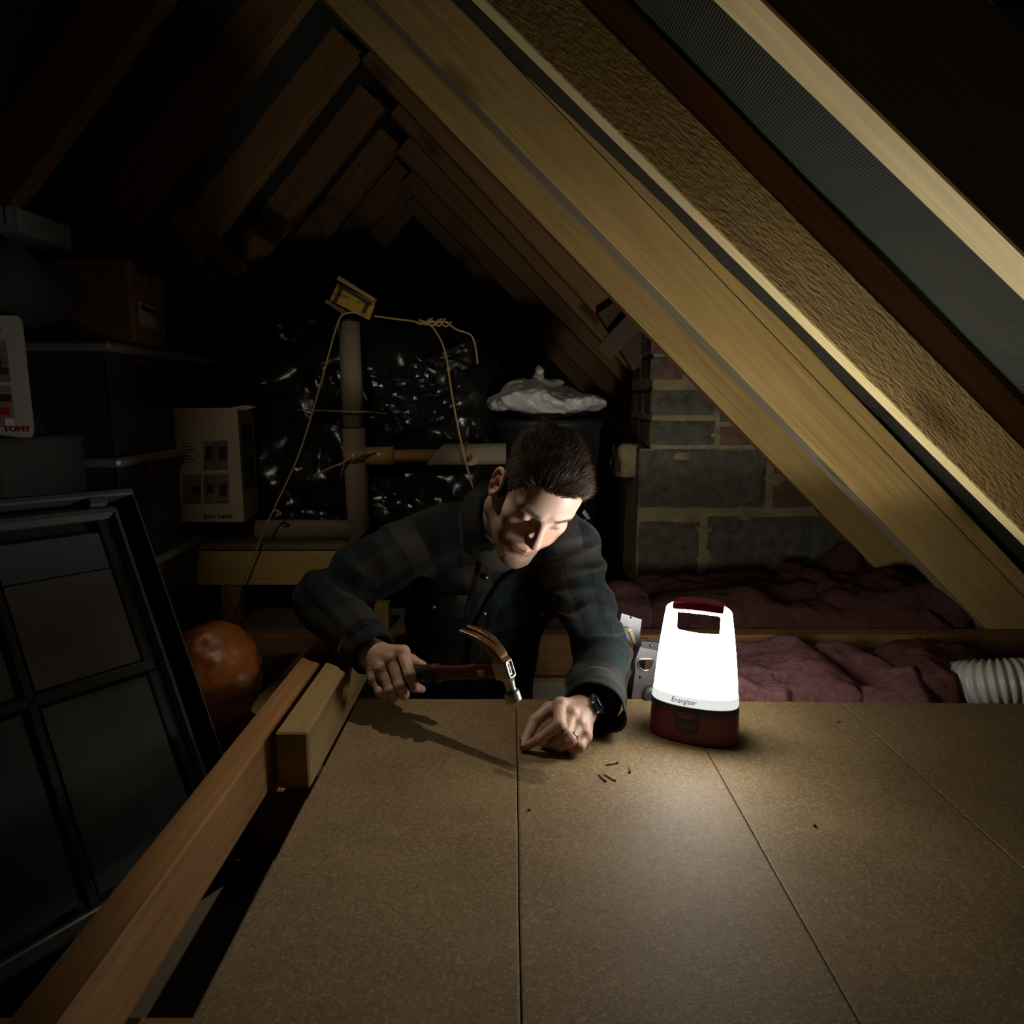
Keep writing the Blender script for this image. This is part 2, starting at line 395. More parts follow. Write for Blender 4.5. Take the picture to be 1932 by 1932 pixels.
# loft boarding: three-by-one chipboard panels seen as separate boards
fl = struct(thing('floor', 'chipboard loft boarding laid in long panels across the joists', None, (0.6, 0.7, 0)))
del fl['label']
XS = [-0.311, 0.0085, 0.3345, 0.6555, 0.9755, 1.25]
def far(x): return 1.302 - 0.024*(x + 0.31)/1.33
for i in range(5):
    a, b = XS[i] + 0.0009, XS[i+1] - 0.0009
    n = 26; V = []; F = []
    js = lambda s: 0.0007*vn(np.array([[s*60, i*7.1, 3.3]]))[0]
    ys = np.linspace(-0.02, 1, n)
    for k in range(n):
        for x, sd in ((a, i), (b, i + 1)):
            for z in (-0.018, 0.0):
                V.append((x + 0.0007*float(vn(np.array([[ys[k]*70, sd*7.1, 3.3]]))[0]), ys[k]*far(x), z - (0.0007 if z == 0 else 0)))
        # inner (chamfer) top points
        for x in (a + 0.0022, b - 0.0022): V.append((x, ys[k]*far(x), 0.0))
    for k in range(n - 1):
        o = k*6; p = o + 6
        F += [(o+1, p+1, p+4, o+4), (o+4, p+4, p+5, o+5), (o+5, p+5, p+3, o+3), (o, p, p+1, o+1), (o+3, p+3, p+2, o+2), (o+2, p+2, p, o)]
    F += [(0, 1, 4, 5, 3, 2)]; o = (n-1)*6; F += [(o+2, o+3, o+5, o+4, o+1, o)]
    fixn(mesh('chipboard_panel', V, F, CHIP, fl))
# ceiling boards of the room below with the hatch opening between Y 1.34 and 1.66
for (x0, x1, y0, y1) in ((-2.6, 2.0, -0.3, 1.31), (-2.6, -0.42, 1.31, 1.72), (0.40, 2.0, 1.31, 1.72), (-2.6, 2.0, 1.72, 5.2)):
    box('ceiling_board', x0, x1, y0, y1, -0.135, -0.12, PLASTER, fl, b=0)
# joists under and beside the boarding (run across and along)
for y in (0.1, 0.55, 1.0):
    beam('joist', (-1.9, y, -0.0185), (1.45, y, -0.0185), (0, 1, 0), 0.047, -0.1, WOODR, fl)
beam('joist', (-2.0, 1.70, -0.006), (1.45, 1.70, -0.006), (0, 1, 0), 0.05, -0.112, WOODR, fl)
beam('joist', (-0.33, 1.30, -0.02), (0.42, 1.30, -0.02), (0, 1, 0), 0.045, -0.098, WOODR, fl)
# ---- roof
def line2(pa, pb, Y):
    a = U(*pa, Y=Y); b = U(*pb, Y=Y); return a, (b - a)/np.linalg.norm(b - a)
cr = struct(bpy.data.objects.new('ceiling', None)); COL.objects.link(cr); cr['_w'] = (0, 0, 0)
RZ = 1.92  # height of the ridge
def rafter_right(pa, pb, Y, t, depth, mat, edge=None, ztop=RZ-0.12, xend=None, zend=-0.1, name='rafter'):
    a, d = line2(pa, pb, Y)
    if d[2] > 0: d = -d
    t0 = (ztop - a[2])/d[2]; t1 = (zend - a[2])/d[2]
    p0 = a + d*t0; p1 = a + d*t1
    if xend is not None: p1 = a + d*((xend - a[0])/d[0])
    return beam(name, p0, p1, (0, 1, 0), t, depth, mat, cr, edge=edge), p0, p1, d
raf = []
SPEC = [((1767, 322), (1932, 483), 0.74, 0.055, 0.145, WOOD, WOODE),
        ((1228+10, 320), (1884, 960), 1.24, 0.044, 0.105, WOODS, WOODE),
        ((1027, 328), (1580, 896), 1.75, 0.085, 0.125, WOOD, WOODG),
        ((925, 322), (1582, 1000), 2.13, 0.05, 0.15, WOOD, WOODR)]
OUT = []
for (pa, pb, Y, t, dp, mt, ed) in SPEC:
    o, p0, p1, d = rafter_right(pa, pb, Y, t, dp, mt, ed); OUT.append((p0, p1, d, Y, t, dp))
# upper timbers lying on the two near rafters, set back
nrm = np.array([math.sin(math.radians(45)), 0, math.cos(math.radians(45))])
for k, (off, w, sb, mt) in {1: (0.112, 0.05, 0.012, WOODR), 2: (0.1265, 0.040, 0.003, WOOD)}.items():
    p0, p1, d, Y, t, dp = OUT[k]; n = np.array([-d[2], 0, d[0]])
    a = p0 + n*off + np.array([0, sb, 0]); b = p1 + n*off + np.array([0, sb, 0])
    beam('rafter_packing', a, b, (0, 1, 0), t - 0.004, w, mt, cr)
for Y, pa, pb in ((2.62, (875, 322), (1120, 587)), (3.07, (858, 345), (1110, 616)), (3.52, (852, 395), (1178, 726)), (3.97, (850, 440), (1100, 700)), (4.42, (850, 480), (1080, 722))):
    rafter_right(pa, pb, Y, 0.05, 0.12, WOODR, WOODR, ztop=RZ-0.14, zend=-0.05 if Y > 2.8 else 0.72)
# felt: two lapped sheets under the battens
p0, p1, d, Y, t, dp = OUT[1]; n = np.array([-d[2], 0, d[0]])
def feltsheet(base, dirv, nrmv, s0, s1, y0, y1, parent, sag=0.010, name='roof_felt', drape=False):
    L = s1 - s0; ny = 90; ns = 24
    X = np.linspace(y0, y1, ny); S = np.linspace(0, L, ns); g = np.stack(np.meshgrid(X, S, indexing='ij'), -1)
    z = sag*vn(np.stack([g[..., 0]*3, g[..., 1]*1.4, 0*g[..., 0]], -1)) + 0.004*vn(np.stack([g[..., 0]*14, g[..., 1]*5, 0*g[..., 0]], -1))
    if drape: z = z + 0.034*np.exp(-((g[..., 0] - 1.77)/0.16)**2)       # the felt sags on to the shallower doubled rafter
    V = np.concatenate([g - np.array([y0, 0]), z[..., None]], -1).reshape(-1, 3)
    F = [(i*ns + j, (i+1)*ns + j, (i+1)*ns + j + 1, i*ns + j + 1) for i in range(ny - 1) for j in range(ns - 1)]
    o0 = Vector(base + dirv*s0); o0.y = y0; M = frameM(o0, (0, 1, 0), dirv)
    o = mesh(name, V, F, FELT, parent, smooth=True, M=M)
    md = o.modifiers.new('thick', 'SOLIDIFY'); md.thickness = 0.002
    return o
fb = p0 + n*0.172
sl = (U(1650, 771, Y=1.7)[2] - fb[2])/d[2]
feltsheet(fb, d, n, -0.14, sl, -0.25, 5.2, cr, drape=True); feltsheet(fb + n*0.008, d, n, sl - 0.06, 2.9, -0.25, 5.2, cr, drape=True)
# left slope
rl = (math.cos(math.atan(1.12)), math.sin(math.atan(1.12)))
RX = -0.52
def left_slope(Y, t=0.05, dp=0.13, mt=WOODR):
    p0 = np.array([RX - 0.02, Y, RZ - 0.10]); dv = np.array([-rl[0], 0, -rl[1]]); L = (p0[2] + 0.1)/rl[1]
    beam('rafter', p0, p0 + dv*L, (0, 1, 0), t, -dp, mt, cr)
for Y in (0.4, 0.85, 1.3, 1.75, 2.2, 2.65, 3.1, 3.55, 4.0, 4.45): left_slope(Y)
dv = np.array([-rl[0], 0, -rl[1]]); nl = np.array([-rl[1], 0, rl[0]])
feltsheet(np.array([RX, 0, RZ - 0.1]) + nl*0.142, dv, nl, -0.15, 2.6, -0.25, 5.2, cr)
beam('ridge_board', (RX - 0.02, -0.25, RZ + 0.1), (RX - 0.02, 5.1, RZ + 0.1), (1, 0, 0), 0.035, -0.18, WOODR, cr)
# gable walls behind camera and at the far end, dark
wb = struct(box('wall_back', -2.7, 2.2, 5.2, 5.3, -0.2, 2.3, BLACKWALL, b=0)); wf = struct(box('wall_front', -2.7, 2.2, -0.5, -0.4, -0.2, 2.3, BLACKWALL, b=0))
# purlin / struts seen at the top left
tr = struct(bpy.data.objects.new('trim_1', None)); COL.objects.link(tr); tr['_w'] = (0, 0, 0)
beam('diagonal_strut', U(318, 410, Y=2.0), U(430, 500, Y=2.5), (0, 1, 0), 0.05, 0.05, WOODR, tr)
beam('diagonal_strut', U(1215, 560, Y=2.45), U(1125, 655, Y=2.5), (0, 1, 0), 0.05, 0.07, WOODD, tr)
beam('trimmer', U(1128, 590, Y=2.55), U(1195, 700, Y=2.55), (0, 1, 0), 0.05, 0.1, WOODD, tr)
# ---- chimney breast of blocks
CY = 2.34
ch = struct(thing('wall_chimney', None, None, (0.8, CY + 0.2, -0.12)))
xl = U(1230, 760, Y=CY)[0]; xl2 = U(1203, 950, Y=CY)[0]
box('mortar_core', xl2 + 0.003, 1.55, CY + 0.012, CY + 0.42, -0.12, U(1250, 845, Y=CY)[2] - 0.004, MORTAR, ch, b=0.004)
box('mortar_core', xl + 0.003, 1.1, CY + 0.010, CY + 0.42, U(1250, 845, Y=CY)[2] - 0.004, 1.05, MORTAR, ch, b=0.004)
def block(x0, x1, z0, z1, y, dep, mat, seed, side=False, amp=0.0035):
    nx = max(4, int((x1 - x0)/0.022)); nz = max(3, int((z1 - z0)/0.022))
    xs = np.linspace(x0, x1, nx); zs = np.linspace(z0, z1, nz); g = np.stack(np.meshgrid(xs, zs, indexing='ij'), -1)
    ed = np.minimum(np.minimum(g[..., 0] - x0, x1 - g[..., 0]), np.minimum(g[..., 1] - z0, z1 - g[..., 1]))
    yy = np.where(ed < 1e-6, 0.007, 0.0) + amp*vn(np.stack([g[..., 0]*28, g[..., 1]*28, 0*g[..., 0] + seed], -1), seed)
    gx = g[..., 0] + 0.004*vn(np.stack([g[..., 0]*17, g[..., 1]*17, 0*g[..., 0] + 5], -1), seed); gz = g[..., 1] + 0.0035*vn(np.stack([g[..., 0]*17, g[..., 1]*17, 0*g[..., 0] + 9], -1), seed)
    V = np.stack([gx, y + yy, gz], -1).reshape(-1, 3).tolist(); F = [(i*nz + j, (i+1)*nz + j, (i+1)*nz + j + 1, i*nz + j + 1) for i in range(nx-1) for j in range(nz-1)]
    rim = [i*nz for i in range(nx)] + [(nx-1)*nz + j for j in range(1, nz)] + [i*nz + nz - 1 for i in range(nx-2, -1, -1)] + [j for j in range(nz-2, 0, -1)]
    b0 = len(V)
    for r in rim: V.append((V[r][0], y + dep, V[r][2]))
    m = len(rim)
    for k in range(m): F.append((rim[k], b0 + k, b0 + (k+1) % m, rim[(k+1) % m]))
    o = mesh('block' if z1 - z0 > 0.09 else 'brick', V, F, mat, ch, smooth=False)
    return fixn(o)
def pxblock(x0, x1, y0, y1, mat, seed, y=CY, dep=0.03):
    a = U(x0, y1, Y=CY); b = U(x1, y0, Y=CY); return block(a[0], b[0], a[2], b[2], y, dep, mat, seed)
for i, (x0, x1, y0, y1, mt) in enumerate([
    (1229, 1292, 676, 716, BRICKR), (1229, 1320, 640, 668, BRICKR), (1229, 1280, 600, 632, BLOCK), (1230, 1352, 737, 784, BLOCK), (1230, 1350, 794, 839, BLOCK), (1359, 1440, 806, 840, BRICKR), (1360, 1440, 740, 796, BLOCK),
    (1204, 1450, 850, 958, BLOCK), (1460, 1560, 904, 958, BRICKR), (1462, 1560, 852, 896, BLOCK), (1204, 1322, 986, 1086, BLOCK), (1333, 1590, 976, 1086, BLOCK), (1600, 1700, 990, 1086, BLOCK),
    (1204, 1400, 1098, 1150, BLOCK), (1410, 1560, 1098, 1150, BRICKR), (1570, 1700, 1098, 1150, BLOCK)]):
    pxblock(x0, x1, y0, y1, mt, i + 11)
# return face of the chimney
for i, (y0, y1) in enumerate([(560, 598), (606, 664), (672, 716), (737, 784), (794, 838)]):
    a = U(1230, y1, Y=CY); b = U(1230, y0, Y=CY)
    for k, (q0, q1) in enumerate(((0.0, 0.13), (0.145, 0.28), (0.29, 0.40)) if i % 2 else ((0.0, 0.2), (0.215, 0.40))):
        box('brick', xl - 0.002, xl + 0.05, CY + q0 + 0.006, CY + q1, a[2], b[2], BRICKR if (i + k) % 2 else BLOCK, ch, b=0.006)
a = U(1165, 895, Y=CY + 0.2); b = U(1200, 838, Y=CY + 0.2)
g = G(np.minimum(a, b) - [0.05, 0.18, 0.05], np.maximum(a, b) + [0.05, 0.18, 0.05], 0.008)
Fd = boxd(g.P, (a + b)/2, np.abs(b - a)/2 + np.array([0.01, 0.12, 0]), 0.012) + 0.012*vn(g.P*22, 4)
V, Q = nets(Fd, g.lo, g.h); mesh('mortar_lump', V, Q, MORTAR, ch, smooth=True)
# smeared mortar lumps in the joints
for i, (px, py, r) in enumerate([(1465, 905, 0.03), (1325, 1000, 0.022), (1332, 1050, 0.03), (1350, 818, 0.014), (1290, 862, 0.03), (1400, 968, 0.03), (1260, 1110, 0.025), (1420, 1105, 0.02)]):
    c = U(px, py, Y=CY + 0.006); th = np.linspace(0, 2*math.pi, 19)[:-1]
    V = [(c[0], CY - 0.004, c[2])]; V += [(c[0] + r*(1.2 + 0.5*math.sin(3*t + i))*math.cos(t), CY + 0.004, c[2] + r*(0.7 + 0.25*math.sin(2*t + 2*i))*math.sin(t)) for t in th]
    mesh('mortar_smear', V, [(0, 1 + k, 1 + (k + 1) % 18) for k in range(18)], MORTAR, ch)
# ================================================================== insulation, duct, ladder
def wool(name, label, c, r, mat, seed, group=None, h=0.012, amp=0.028, cap=None):
    c = np.array(c, float); r = np.array(r, float); g = G(c - r - 0.05, c + r + 0.05, h)
    W = g.P + 0.03*np.stack([vn(g.P*9, seed), vn(g.P*9, seed + 1), vn(g.P*9, seed + 2)], -1)
    base = boxd(W, c, r, min(r)*0.75) if cap is None else cone(W, cap[0], cap[1], cap[2], cap[3])
    Fd = base - amp*0.5*fbm(W*13, 4, seed) - amp*0.22*fbm(W*31, 2, seed + 9, True)
    V, Q = nets(Fd, g.lo, g.h)
    o = mesh(name, V, Q, mat, smooth=True); return tag(o, label, 'insulation', group, 'stuff')
wool('insulation', 'pink glass wool quilt lying behind the boarding next to the lantern', (0.59, 1.48, -0.055), (0.155, 0.15, 0.062), PINK, 3, h=0.008)
wool('insulation', 'lumpy pink glass wool behind the middle of the board edge', (0.80, 1.47, -0.06), (0.085, 0.13, 0.062), PINK, 13, h=0.008)
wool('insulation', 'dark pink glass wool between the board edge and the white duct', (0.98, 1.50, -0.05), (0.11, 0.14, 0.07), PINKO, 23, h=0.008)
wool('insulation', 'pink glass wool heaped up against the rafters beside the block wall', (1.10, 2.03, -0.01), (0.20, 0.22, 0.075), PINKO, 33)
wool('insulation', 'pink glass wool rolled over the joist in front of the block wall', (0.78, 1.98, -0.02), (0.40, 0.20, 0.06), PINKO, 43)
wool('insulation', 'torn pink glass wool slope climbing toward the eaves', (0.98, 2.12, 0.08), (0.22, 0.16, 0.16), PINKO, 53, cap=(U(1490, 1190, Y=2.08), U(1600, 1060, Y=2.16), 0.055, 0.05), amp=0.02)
wool('insulation', 'scrap of pink glass wool seen past the elbow of the shirt', (0.20, 1.92, -0.01), (0.20, 0.1, 0.05), PINK, 63)
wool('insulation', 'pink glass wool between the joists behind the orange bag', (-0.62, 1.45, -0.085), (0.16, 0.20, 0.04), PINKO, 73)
# duct
dp = spline([(1.03, 1.62, -0.13), (1.0, 1.52, -0.09), (0.985, 1.42, -0.025), (1.03, 1.365, 0.004), (1.12, 1.35, 0.01), (1.35, 1.36, 0.0)], 30)
rad = [0.050 + 0.0038*math.sin(i*2*math.pi/5.0) for i in range(len(dp))]
du = tube('flexible_duct', dp, 0.05, DUCT, n=28, rad=rad); tag(du, 'white ribbed flexible vent hose bending away at the end of the boards', 'duct')
# loft ladder hardware at the far edge of the hatch
def plate(name, pts, Y, t, mat, parent, holes=()):
    """flat sheet cut to a pixel outline that stands at depth Y, with round or D-shaped holes bridged in"""
    P = [U(x, y, Y=Y) for x, y in pts]
    import bmesh
    bm = bmesh.new(); out = [bm.verts.new(p) for p in P]; ed = [bm.edges.new((out[i], out[(i+1) % len(out)])) for i in range(len(out))]
    for hpts in holes:
        q = [bm.verts.new(U(x, y, Y=Y)) for x, y in hpts]; ed += [bm.edges.new((q[i], q[(i+1) % len(q)])) for i in range(len(q))]
    bmesh.ops.triangle_fill(bm, use_beauty=True, use_dissolve=False, edges=ed)
    r = bmesh.ops.extrude_face_region(bm, geom=list(bm.faces)); bmesh.ops.translate(bm, verts=[v for v in r['geom'] if isinstance(v, bmesh.types.BMVert)], vec=(0, t, 0))
    bmesh.ops.recalc_face_normals(bm, faces=bm.faces)
    me = bpy.data.meshes.new(name); bm.to_mesh(me); bm.free(); me.materials.append(mat); o = bpy.data.objects.new(name, me); return link(o, parent)
def circ(x, y, rx, ry=None, n=14): ry = ry or rx; return [(x + rx*math.cos(2*math.pi*k/n), y + ry*math.sin(2*math.pi*k/n)) for k in range(n)]
def disc(name, c, nrm_, r, t, mat, parent, n=20, dome=0.0):
    nrm_ = Vector(nrm_).normalized(); a = Vector(c)
    pts = [a, a + nrm_*t]; rr = [r, r]
    if dome: pts += [a + nrm_*(t + dome*0.6), a + nrm_*(t + dome)]; rr += [r*0.75, r*0.2]
    return tube(name, pts, r, mat, parent, n=n, rad=rr)
LY = 1.345
ll = thing('perforated_bracket', 'grey perforated steel ladder bracket with a D-shaped hole beside the lantern', 'bracket', tuple(U(1222, 1320, Y=LY)))
plate('side_plate', [(1212, 1209), (1262, 1214), (1268, 1330), (1190, 1330), (1199, 1262), (1198, 1247)], LY, 0.003, METAL, ll,
      holes=([(1205 - 1, 1246), (1229, 1245), (1229, 1253), (1223, 1262), (1215, 1263), (1207, 1258)], circ(1207, 1278, 2.6)))
dr = spline([U(x, y, Y=LY - 0.002) for x, y in [(1203, 1244), (1216, 1243), (1231, 1244), (1230, 1255), (1223, 1264), (1213, 1264), (1205, 1257), (1203, 1244)]], 4)
tube('hole_rim', dr, 0.0016, STEEL, ll, n=6)
plate('top_strap', [(1211, 1210), (1262, 1214), (1262, 1232), (1209, 1221)], LY - 0.004, 0.003, DARKPL, ll)
disc('bolt', U(1229, 1218, Y=LY - 0.005), (0, -1, 0.3), 0.0035, 0.002, STEEL, ll, dome=0.003)
disc('pivot_knob', U(1229, 1309, Y=LY - 0.002), (0, -1, 0.2), 0.019, 0.008, RUBBER, ll, dome=0.006)
disc('bolt', U(1229, 1308, Y=LY - 0.016), (0, -1, 0.3), 0.0035, 0.002, STEEL, ll, dome=0.003)
l2 = thing('ladder_bracket', 'pale steel bracket with a folded strap behind the upper arm of the shirt', 'bracket', tuple(U(1190, 1215, Y=1.40)))
plate('bracket_plate', [(1173, 1157), (1211, 1169), (1205, 1216), (1192, 1216), (1168, 1184)], 1.40, 0.003, METAL, l2, holes=(circ(1190, 1165, 2),))
st = [U(x, y, Y=Y) for x, y, Y in [(1170, 1188, 1.395), (1186, 1188, 1.39), (1192, 1195, 1.39), (1198, 1214, 1.39)]]
sp = spline(st, 5); V = []; F = []
for i, p in enumerate(sp):
    t = sp[min(i+1, len(sp)-1)] - sp[max(i-1, 0)]; t = t/np.linalg.norm(t); w = np.array([-t[2], 0, t[0]])*0.0035
    V += [p - w, p + w, p + w + [0, 0.003, 0], p - w + [0, 0.003, 0]]
for i in range(len(sp) - 1):
    for k in range(4): F.append((i*4 + k, i*4 + (k+1) % 4, i*4 + 4 + (k+1) % 4, i*4 + 4 + k))
mesh('strap', V, F, plain('bronze_strap', (0.42, 0.34, 0.2), 0.35, 0.7), l2, smooth=False)
beam('bracket_arm', U(1199, 1205, Y=1.43), U(1170, 1400, Y=1.45), (0, 1, 0), 0.01, 0.03, METAL, l2)
# hatch lining
hl = thing('hatch_lining', 'cream painted strip of the hatch lining across the opening, under the joist', 'hatch lining', (0, 1.67, -0.34))
box('lining_board', -0.36, 0.40, 1.655, 1.690, -0.34, -0.119, CREAM, hl)
# ladder that the man stands on, below the opening
ldr = thing('loft_ladder', 'wooden loft ladder going down through the hatch under the man', 'ladder', (0, 1.5, -1.2))
for x in (-0.30, 0.16): beam('stile', (x, 1.585, -1.24), (x, 1.585, -0.10), (1, 0, 0), 0.03, 0.06, WOOD2, ldr)
for z in (-1.16, -0.92, -0.68, -0.44): box('tread', -0.27, 0.16, 1.50, 1.60, z - 0.02, z, WOOD2, ldr)
# ================================================================== timbers at the left of the boarding
tb = beam('timber_block', (-0.312, 0.975, 0.0), (-0.312, 1.40, 0.0), (-1, 0, 0), 0.050, 0.093, WOOD2, b=0.003); fixn(tb)
def reseat(o): return o
tag(tb, 'short squared timber with a dark sawn end lying along the board edge', 'timber')
rb = beam('timber_rail', (-0.370, 0.45, 0.0), (-0.376, 1.395, 0.0), (-1, 0, 0), 0.046, 0.088, WOODR, b=0.003); tag(rb, 'long brown timber rail lying outside the squared block', 'timber')
t3 = beam('timber_offcut', (-0.50, 1.20, -0.10), (-0.475, 1.62, -0.10), (-1, 0, 0), 0.05, 0.075, WOOD2); tag(t3, 'pale timber joist end lying between the rail and the orange bag', 'timber')
c3 = box('chipboard_offcut', -0.66, -0.43, 0.95, 1.21, -0.035, -0.02, CHIP, b=0.001); tag(c3, 'small chipboard offcut beneath the edge of the orange bag', 'board')
box('bearer', -0.66, -0.43, 1.0, 1.05, -0.12, -0.036, WOODR, None)
bpy.data.objects['bearer']['label'] = 'brown bearer batten under the chipboard offcut'; bpy.data.objects['bearer']['category'] = 'timber'
# framed beam and shelf at the back left
bm_ = thing('storage_platform', 'low timber platform with a chipboard top carrying the foam covered pipes', 'platform', (-0.6, 2.2, -0.12))
zt = U(500, 1027, Y=2.12)[2]
x0 = U(330, 1030, Y=2.12)[0]; x1 = U(1134, 1040, Y=2.12)[0]
box('platform_top', x0 - 0.02, x1, 2.12, 2.95, zt - 0.018, zt, CHIP, bm_, b=0.001)
beam('front_rail', (x0 - 0.02, 2.13, zt - 0.0185), (x1, 2.13, zt - 0.0185), (0, 1, 0), 0.047, -0.118, WOOD, bm_)
beam('back_rail', (x0 - 0.02, 2.88, zt - 0.0185), (x1, 2.88, zt - 0.0185), (0, 1, 0), 0.047, -0.118, WOODR, bm_)
for px in (420, 1100): 
    xx = U(px, 1150, Y=2.14)[0]; beam('leg', (xx, 2.135, -0.118), (xx, 2.135, zt - 0.137), (1, 0, 0), 0.060, 0.047, WOODR, bm_)
xx = U(709, 1150, Y=2.10)[0]; pst = beam('short_post', (xx, 2.075, -0.118), (xx, 2.075, U(720, 1139, Y=2.08)[2]), (1, 0, 0), 0.045, 0.045, WOOD2); tag(pst, 'short upright post seen under the armpit of the shirt', 'post')
# ================================================================== pipes with grey foam
pg = thing('foam_covered_pipework', 'pipes wrapped in grey foam tubes in front of the black wrapped tank', 'pipework', tuple(U(676, 1015, Y=2.2)))
def foam(name, a, b, ra, rb=None, cut=(0, 0), mat=FOAM, n=28):
    """foam tube; cut shears the ends so that mitred joints close"""
    a = np.array(a, float); b = np.array(b, float); t = (b - a)/np.linalg.norm(b - a); u = np.cross(t, [0, 1, 0]); u /= np.linalg.norm(u); v = np.cross(t, u)
    V = []; F = []
    for p, r, c in ((a, ra, cut[0]), (b, rb or ra, cut[1])):
        for k in range(n):
            th = 2*math.pi*k/n; off = u*math.cos(th)*r + v*math.sin(th)*r
            V.append(p + off + t*c*math.cos(th)*r)
    for k in range(n): F.append((k, (k+1) % n, n + (k+1) % n, n + k))
    F += [tuple(range(n)), tuple(range(2*n - 1, n - 1, -1))]
    o = fixn(mesh(name, V, F, mat, pg, smooth=True))
    for pl in o.data.polygons:
        if len(pl.vertices) > 4: pl.use_smooth = False
    return o
PY = 2.2
foam('foam_tube', U(658, 608, Y=PY), U(667, 806, Y=PY), 0.0335)
foam('foam_tube', U(667, 808, Y=PY), U(678, 1016, Y=PY), 0.036, cut=(0, -1))
bt = U(678, 1001, Y=PY); foam('foam_tube', bt + np.array([-0.005, 0, 0]), bt + np.array([-0.43, 0, 0]), 0.036, cut=(1, 0.2))
mid = U(690, 860, Y=PY); foam('foam_tube', U(820, 858, Y=PY), U(955, 856, Y=PY), 0.034, cut=(0.9, 0))
foam('brown_pipe', U(690, 861, Y=PY), U(830, 859, Y=PY), 0.020, mat=WOODR)
foam('brown_tape', U(690, 861, Y=PY), U(744, 860, Y=PY), 0.030, 0.031, mat=TAPE)
foam('brown_tape', U(669, 850, Y=PY), U(671, 872, Y=PY), 0.0385, mat=TAPE)
e = foam('pipe_end', U(657, 602, Y=PY), U(658, 610, Y=PY), 0.024, mat=DARKPL)
kt = [U(x, y, Y=PY - 0.045) for x, y in [(590, 898), (620, 884), (650, 872), (662, 864), (676, 866), (690, 858), (706, 850)]]
tube('tie', spline(kt, 4), 0.0028, TWINE, pg)
for i, (x, y, x2, y2) in enumerate([(660, 868, 640, 880), (668, 862, 694, 852), (672, 868, 690, 856), (676, 862, 664, 872)]):
    tube('tie', spline([U(x, y, Y=PY - 0.045), U((x+x2)/2, (y+y2)/2 - 4, Y=PY - 0.06), U(x2, y2, Y=PY - 0.048)], 5), 0.0025, TWINE, pg)
tie = tube('cable_tie', [np.array([*U(667, 776, Y=PY)]) + 0.0345*np.array([math.cos(t), math.sin(t), 0.12*math.sin(t)]) for t in np.linspace(0, 2*math.pi, 30)], 0.0022, plain('pale_strap', (0.5, 0.45, 0.25), 0.35), pg, n=6)
band = tube('packing_strap', spline([U(540, 773, Y=2.35), U(605, 775, Y=2.20), U(640, 776, Y=2.155), U(690, 777, Y=2.155), U(720, 780, Y=2.22), U(820, 786, Y=2.4)], 6), 0.0028, plain('olive_strap', (0.35, 0.30, 0.14), 0.35), n=6)
tag(band, 'thin olive strap stretched across the upright foam covered pipe', 'strap')
# tank in black polythene
c = np.array([-0.50, 2.60, 0.53]); g = G(c - [0.52, 0.36, 0.42], c + [0.52, 0.36, 0.42], 0.0135)
W = g.P + 0.028*np.stack([vn(g.P*6, 71), vn(g.P*6, 72), vn(g.P*6, 73)], -1)
Fd = smax(boxd(W, c - [0, 0, 0.03], (0.44, 0.30, 0.355), 0.10), ell(g.P, c - [0.02, 0, 0.15], (0.60, 0.5, 0.52)), 0.06) - 0.024*fbm(W*np.float32([6.5, 6.5, 5]), 2, 75, True) - 0.004*fbm(W*19, 2, 79, True)
V, Q = nets(Fd, g.lo, g.h)
tk = mesh('wrapped_tank', V, Q, BLACKPL, smooth=True); tag(tk, 'large cold water tank wrapped in crumpled shiny black polythene', 'tank')
# loose crumpled sheets of polythene round it
def crumple(name, pts, label, mat, seed, amp=0.02, n=22, cat='plastic sheet', parent=None, fq=8, thick=0.0008):
    """a draped sheet through four corner points with sharp folds"""
    A, B, C, D = [np.array(p, float) for p in pts]; s = np.linspace(0, 1, n)
    S, T = np.meshgrid(s, s, indexing='ij'); P = (A*(1-S[..., None]) + B*S[..., None])*(1 - T[..., None]) + (D*(1-S[..., None]) + C*S[..., None])*T[..., None]
    nn = np.cross(B - A, D - A); nn /= np.linalg.norm(nn)
    P = P + nn*(amp*fbm(P*fq, 3, seed, True)[..., None]) + amp*0.5*np.stack([vn(P*fq, seed+7), vn(P*fq, seed+8), vn(P*fq, seed+9)], -1)
    V = P.reshape(-1, 3); F = [(i*n + j, (i+1)*n + j, (i+1)*n + j + 1, i*n + j + 1) for i in range(n-1) for j in range(n-1)]
    o = mesh(name, V, F, mat, parent, smooth=False); md = o.modifiers.new('t', 'SOLIDIFY'); md.thickness = thick
    if label: tag(o, label, cat)
    return o
crumple('polythene_sheet', [U(545, 880, Y=2.26), U(645, 870, Y=2.25), U(640, 985, Y=2.25), U(520, 990, Y=2.28)], 'black polythene folds beneath the tank to the left of the upright pipe', BLACKPL, 81)
crumple('polythene_sheet', [U(695, 905, Y=2.26), U(830, 880, Y=2.3), U(830, 975, Y=2.26), U(695, 985, Y=2.25)], 'black polythene folds between the pipes and the shoulder of the shirt', BLACKPL, 82)
crumple('polythene_sheet', [U(600, 690, Y=2.24), U(645, 680, Y=2.25), U(650, 790, Y=2.25), U(590, 800, Y=2.26)], 'small black polythene flap tucked beside the upright pipe', BLACKPL, 83)
crumple('polythene_sheet', [U(520, 598, Y=2.30), U(640, 604, Y=2.25), U(640, 650, Y=2.25), U(510, 640, Y=2.33)], 'black polythene lip at the top of the tank', BLACKPL, 84)
tube_f = crumple('polythene_sheet', [U(700, 700, Y=2.22), U(905, 640, Y=2.27), U(840, 790, Y=2.22), U(735, 830, Y=2.21)], 'black polythene hanging in a pointed fold right of the upright pipe', BLACKPL, 85, amp=0.026)
